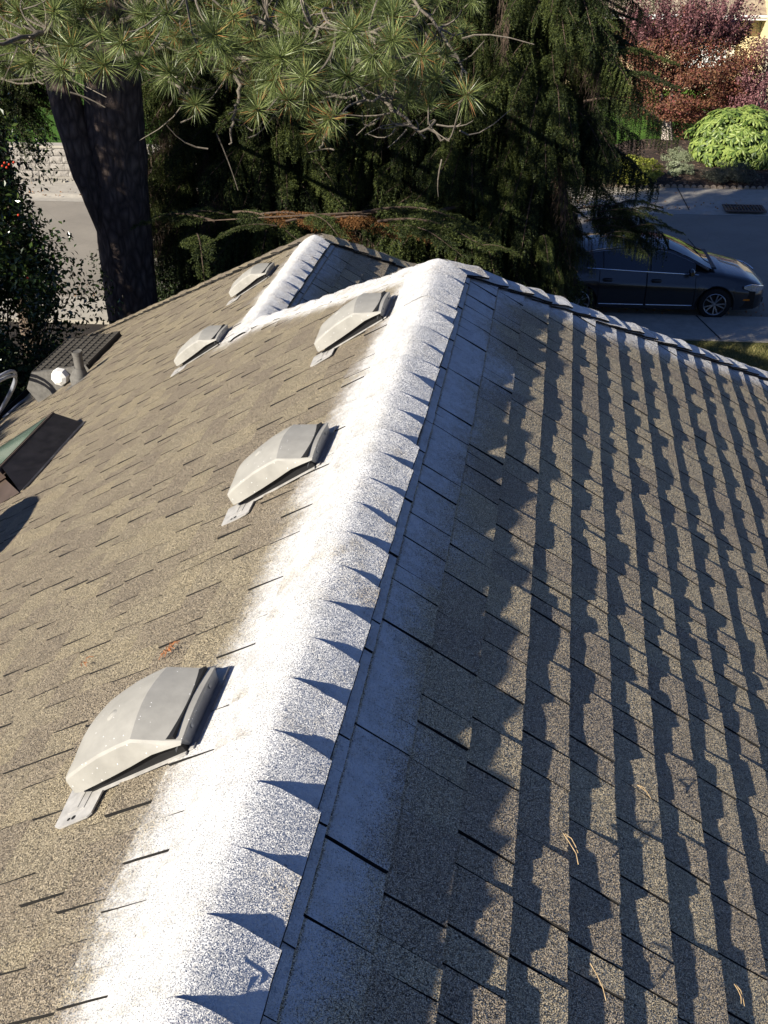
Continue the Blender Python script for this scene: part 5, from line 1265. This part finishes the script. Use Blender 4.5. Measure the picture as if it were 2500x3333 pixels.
# red maple with pale trunk foot
mp = empty('maple_tree', (4.05, 37.6, 0.25), 'rounded russet and purple maple with a whitewashed trunk foot on the mulch bed', 'maple tree')
v, f = crown_np(38000, (0.45, 0.3, 2.05), (2.45, 1.9, 1.85), 0.082, 130, 11, 0.35, asp=0.6); 
v2, f2 = crown_np(5000, (0.35, 0.2, 1.0), (1.9, 1.5, 0.45), 0.085, 60, 12, 0.4, asp=0.6)
mesh_np('crown', np.concatenate([v, v2]), np.concatenate([f, f2 + len(v)]), [M['maple']], mp)
sh = MB(); shv = []; shf = []; n0 = 0
for k in range(120):
    a = random.uniform(0, 6.28); r = random.random() ** 0.5 * 1.7; b = np.array([r * math.cos(a) + 0.35, r * math.sin(a) * 0.8 + 0.3, 2.9 + 0.6 * (1 - r / 1.7)]); h = random.uniform(0.7, 1.7) * (1 - 0.3 * r / 1.7)
    lean = np.array([math.cos(a) * 0.35 * r, math.sin(a) * 0.2 * r, 0]); e_ = b + lean * h + (0, 0, h); sh.tube([b, (b + e_) / 2 + np.random.normal(0, 0.05, 3), e_], [0.012, 0.009, 0.005], 3)
    n = 110; t = np.random.random((n, 1)); P = b + (e_ - b) * t + np.random.normal(0, 0.07, (n, 3)); d = np.random.normal(size=(n, 3)); vv_, ff_ = blades(P, d, np.full(n, 0.07), 0.045); shv.append(vv_); shf.append(ff_ + n0); n0 += len(vv_)
sh.build('shoot', M['dtwig'], mp); mesh_np('shoot_leaves', np.concatenate(shv), np.concatenate(shf), [M['purple']], mp)
M['pale_bark'] = bark_mat('pale_bark', (0.25, 0.20, 0.17), (0.50, 0.44, 0.38), (0.66, 0.60, 0.54), 12, 0.02)
M['grey_bark'] = bark_mat('grey_bark', (0.06, 0.05, 0.04), (0.16, 0.13, 0.10), (0.25, 0.21, 0.17), 12, 0.015)
trunk([(4.12, 37.2, 0.2), (4.08, 37.25, 0.55), (4.02, 37.3, 0.95)], [0.21, 0.17, 0.16], 'trunk', M['pale_bark'], mp, 12, np.array(mp.location), 0.1)
for q in ([(4.0, 37.3, 0.9), (3.78, 37.4, 1.5), (3.5, 37.6, 2.6)], [(4.05, 37.3, 0.9), (4.1, 37.4, 1.6), (4.2, 37.8, 3.0)], [(4.1, 37.35, 0.95), (4.28, 37.5, 1.6), (4.9, 37.7, 2.8)]):
    trunk(q, [0.10, 0.075, 0.04], 'limb', M['grey_bark'], mp, 8, np.array(mp.location), 0.06)
shrub('maple_bush', (7.1, 37.2, 0.25), 'low domed purple leaved maple cut by the right edge of the photo', 'maple', M['purple'], [dict(n=17000, cen=(0, 0, 1.6), rad=(1.6, 1.4, 1.5), leaf=0.09, clumps=110, seed=21, shell=0.3)], 4, stem_r=0.05)
# rhododendron made of leaf whorls
rh = empty('rhododendron', (5.95, 34.0, 0.15), 'large bright green rhododendron with long leaves on the mulch bed', 'rhododendron')
def whorl(seed):
    rnd = random.Random(seed); vs = []; fs = []
    for k in range(8):
        a = 2 * math.pi * k / 8 + rnd.uniform(-.2, .2); L = rnd.uniform(0.15, 0.22); w = L * 0.34; el = rnd.uniform(-0.35, 0.35); n = len(vs)
        d = np.array([math.cos(a) * math.cos(el), math.sin(a) * math.cos(el), math.sin(el)]); s = np.array([-math.sin(a), math.cos(a), 0]); up = np.cross(d, s)
        for t, ww in ((0.0, 0.15), (0.35, 0.9), (0.7, 0.95), (1.0, 0.1)):
            c = d * L * t - np.array([0, 0, 0.25 * L * t * t]); vs += [c - s * w * ww / 2 + up * -0.012 * ww, c + up * 0.006, c + s * w * ww / 2 + up * -0.012 * ww]
        for i in range(3): fs += [(n + 3 * i, n + 3 * i + 1, n + 3 * i + 4, n + 3 * i + 3), (n + 3 * i + 1, n + 3 * i + 2, n + 3 * i + 5, n + 3 * i + 4)]
    mb = MB(); mb.add(vs, fs); o = mb.build('leaf_whorl', M['rhodo']); me = o.data; bpy.data.objects.remove(o); return me
WH = [whorl(s) for s in range(4)]
k = 0; extra = []
while k < 1100:
    d = np.random.normal(size=3); d /= np.linalg.norm(d)
    if d[2] < -0.55: continue
    rr = random.uniform(0.84, 1.06) + 0.22 * noise.noise(Vector(d * 3)); P = d * np.array([1.36, 1.15, 0.95]) * rr + np.array([0, 0, 0.75])
    if P[2] < 0.05: continue
    q = Vector(d * 0.8 + np.array([0, 0, 0.5])).to_track_quat('Z', 'Y').to_euler(); q.rotate_axis('Z', random.uniform(0, 6.28))
    front = d[1] < 0.35 and d[0] < 0.8
    if front and k < 5000 and len([1]) and sum(1 for _ in ()) == 0 and rh.get('n', 0) < 285 and random.random() < 0.55:
        instance(random.choice(WH), 'leaf_whorl', rh, P, q, random.uniform(0.9, 1.2)); rh['n'] = rh.get('n', 0) + 1
    else: extra.append((P, q, random.choice(WH)))
    k += 1
del rh['n']
vs = []; fs = []; n0 = 0
for P, q, me in extra:
    c = np.array([v.co[:] for v in me.vertices]) @ np.array(q.to_matrix()).T * 1.05 + P; vs.append(c); fs += [tuple(i + n0 for i in p.vertices) for p in me.polygons]; n0 += len(c)
fm = mesh_np('foliage', np.concatenate(vs), np.array(fs), [M['rhodo']], rh); fm['kind'] = 'stuff'
v, f = crown_np(6000, (0, 0, 0.7), (1.15, 0.95, 0.75), 0.13, 60, 31); o = mesh_np('inner_leaves', v, f, [M['midgreen']], rh); o['kind'] = 'stuff'
shrub('shrub', (2.72, 31.55, 0.2), 'low yellow green mounded shrub at the left end of the mulch bed', 'shrub', M['yellowg'], [dict(n=9000, cen=(0, 0, 0.32), rad=(0.80, 0.55, 0.42), leaf=0.055, clumps=140, seed=22, zmin=0.0, shell=0.25, asp=0.7)], 3)
shrub('shrub', (4.2, 34.1, 0.2), 'small silvery sage shrub left of the rhododendron', 'shrub', M['sage'], [dict(n=4500, cen=(0, 0, 0.2), rad=(0.48, 0.35, 0.28), leaf=0.045, clumps=60, seed=23, zmin=0.0, asp=0.35)], 3)
shrub('shrub', (4.15, 32.55, 0.2), 'small pale yellowish shrub in front of the silvery one', 'shrub', M['sage'], [dict(n=3500, cen=(0, 0, 0.18), rad=(0.42, 0.32, 0.25), leaf=0.05, clumps=50, seed=24, zmin=0.0, asp=0.5)], 3)
shrub('shrub', (5.5, 32.1, 0.2), 'shaded grey wispy shrub between rhododendron and pavement', 'shrub', M['greyleaf'], [dict(n=6000, cen=(0, 0, 0.22), rad=(0.85, 0.45, 0.32), leaf=0.07, clumps=70, seed=25, zmin=0.0, asp=0.2)], 3)
shrub('shrub', (6.55, 40.0, 0.2), 'small leafy green shrub behind the rhododendron by the path', 'shrub', M['midgreen'], [dict(n=3500, cen=(0, 0, 0.5), rad=(0.7, 0.5, 0.55), leaf=0.10, clumps=50, seed=26)], 3)
shrub('shrub', (6.5, 43.2, 0.1), 'dark shrub against the cream house wall right of the russet maple', 'shrub', M['holly'], [dict(n=5000, cen=(0, 0, 0.7), rad=(0.9, 0.7, 0.8), leaf=0.10, clumps=60, seed=27)], 3)
# far green hedge band behind the raised lawn, left
hd = []
for k_ in range(5):
    shrub('shrub', (-19 + 4.3 * k_, 42.5, 1.0), ('far hedge shrub by the white house at the left', 'far hedge shrub seen between the pine stem and trunk', 'far hedge shrub right of the pine trunk', 'far hedge shrub behind the slim tan trunk', 'far hedge shrub behind the middle spruces')[k_], 'shrub', M['midgreen'], [dict(n=3500, cen=(0, 0, 0.9), rad=(1.9, 0.9, 1.1), leaf=0.16, clumps=50, seed=60 + k_)], 2, 'hedge shrubs on the raised lawn')
# small white garden ornament
gs = MB().lathe([(0.0, 0), (0.17, 0), (0.17, 0.08), (0.10, 0.14), (0.07, 0.35), (0.12, 0.42), (0.20, 0.50), (0.20, 0.54), (0.06, 0.56), (0.07, 0.70), (0.10, 0.80), (0.05, 0.90), (0.065, 0.98), (0.0, 1.05)], 14)
tag(gs.build('garden_ornament', M['white'], smooth=50, loc=(6.1, 40.6, 0.15)), 'small white garden ornament beside the pale path under the maple', 'ornament')
# grass blades on the near lawn
n = 26000; P = np.stack([np.random.uniform(2.4, 6.6, n), np.random.uniform(16.5, 19.75, n), np.full(n, 0.05)], 1); P[:, 1] += SL_ * (P[:, 0] - 3)
d = np.random.normal(0, 0.5, (n, 3)); d[:, 2] = 1; v, f = blades(P, d, np.random.uniform(0.03, 0.07, n), 0.008, 0.2)
t_ = leaf_mat('grass_blade', [(0.25, (0.06, 0.08, 0.02)), (0.6, (0.19, 0.18, 0.06)), (0.85, (0.32, 0.28, 0.12))], 0.7, 0.2)
o = mesh_np('grass', v, f, [t_]); tag(o, kind='stuff')

# fallen leaves along the street edges
n = 900; x = np.random.uniform(-16, 9, n); e_ = np.random.random(n) < 0.5
y = np.where(e_, FC + 0.3 + np.abs(np.random.normal(0, 0.5, n)), NC + 0.1 + np.abs(np.random.normal(0, 0.5, n))) + SL_ * (x - 3)
y = np.where(e_, y, y); P = np.stack([x, y, np.where(e_, 0.085, 0.05)], 1)
d = np.random.normal(0, 1, (n, 3)); d[:, 2] *= 0.15
v, f = blades(P, d, np.random.uniform(0.03, 0.07, n), 0.035, 0.0)
o = mesh_np('fallen_leaves', v, f, [M['oneedle']]); tag(o, kind='stuff')
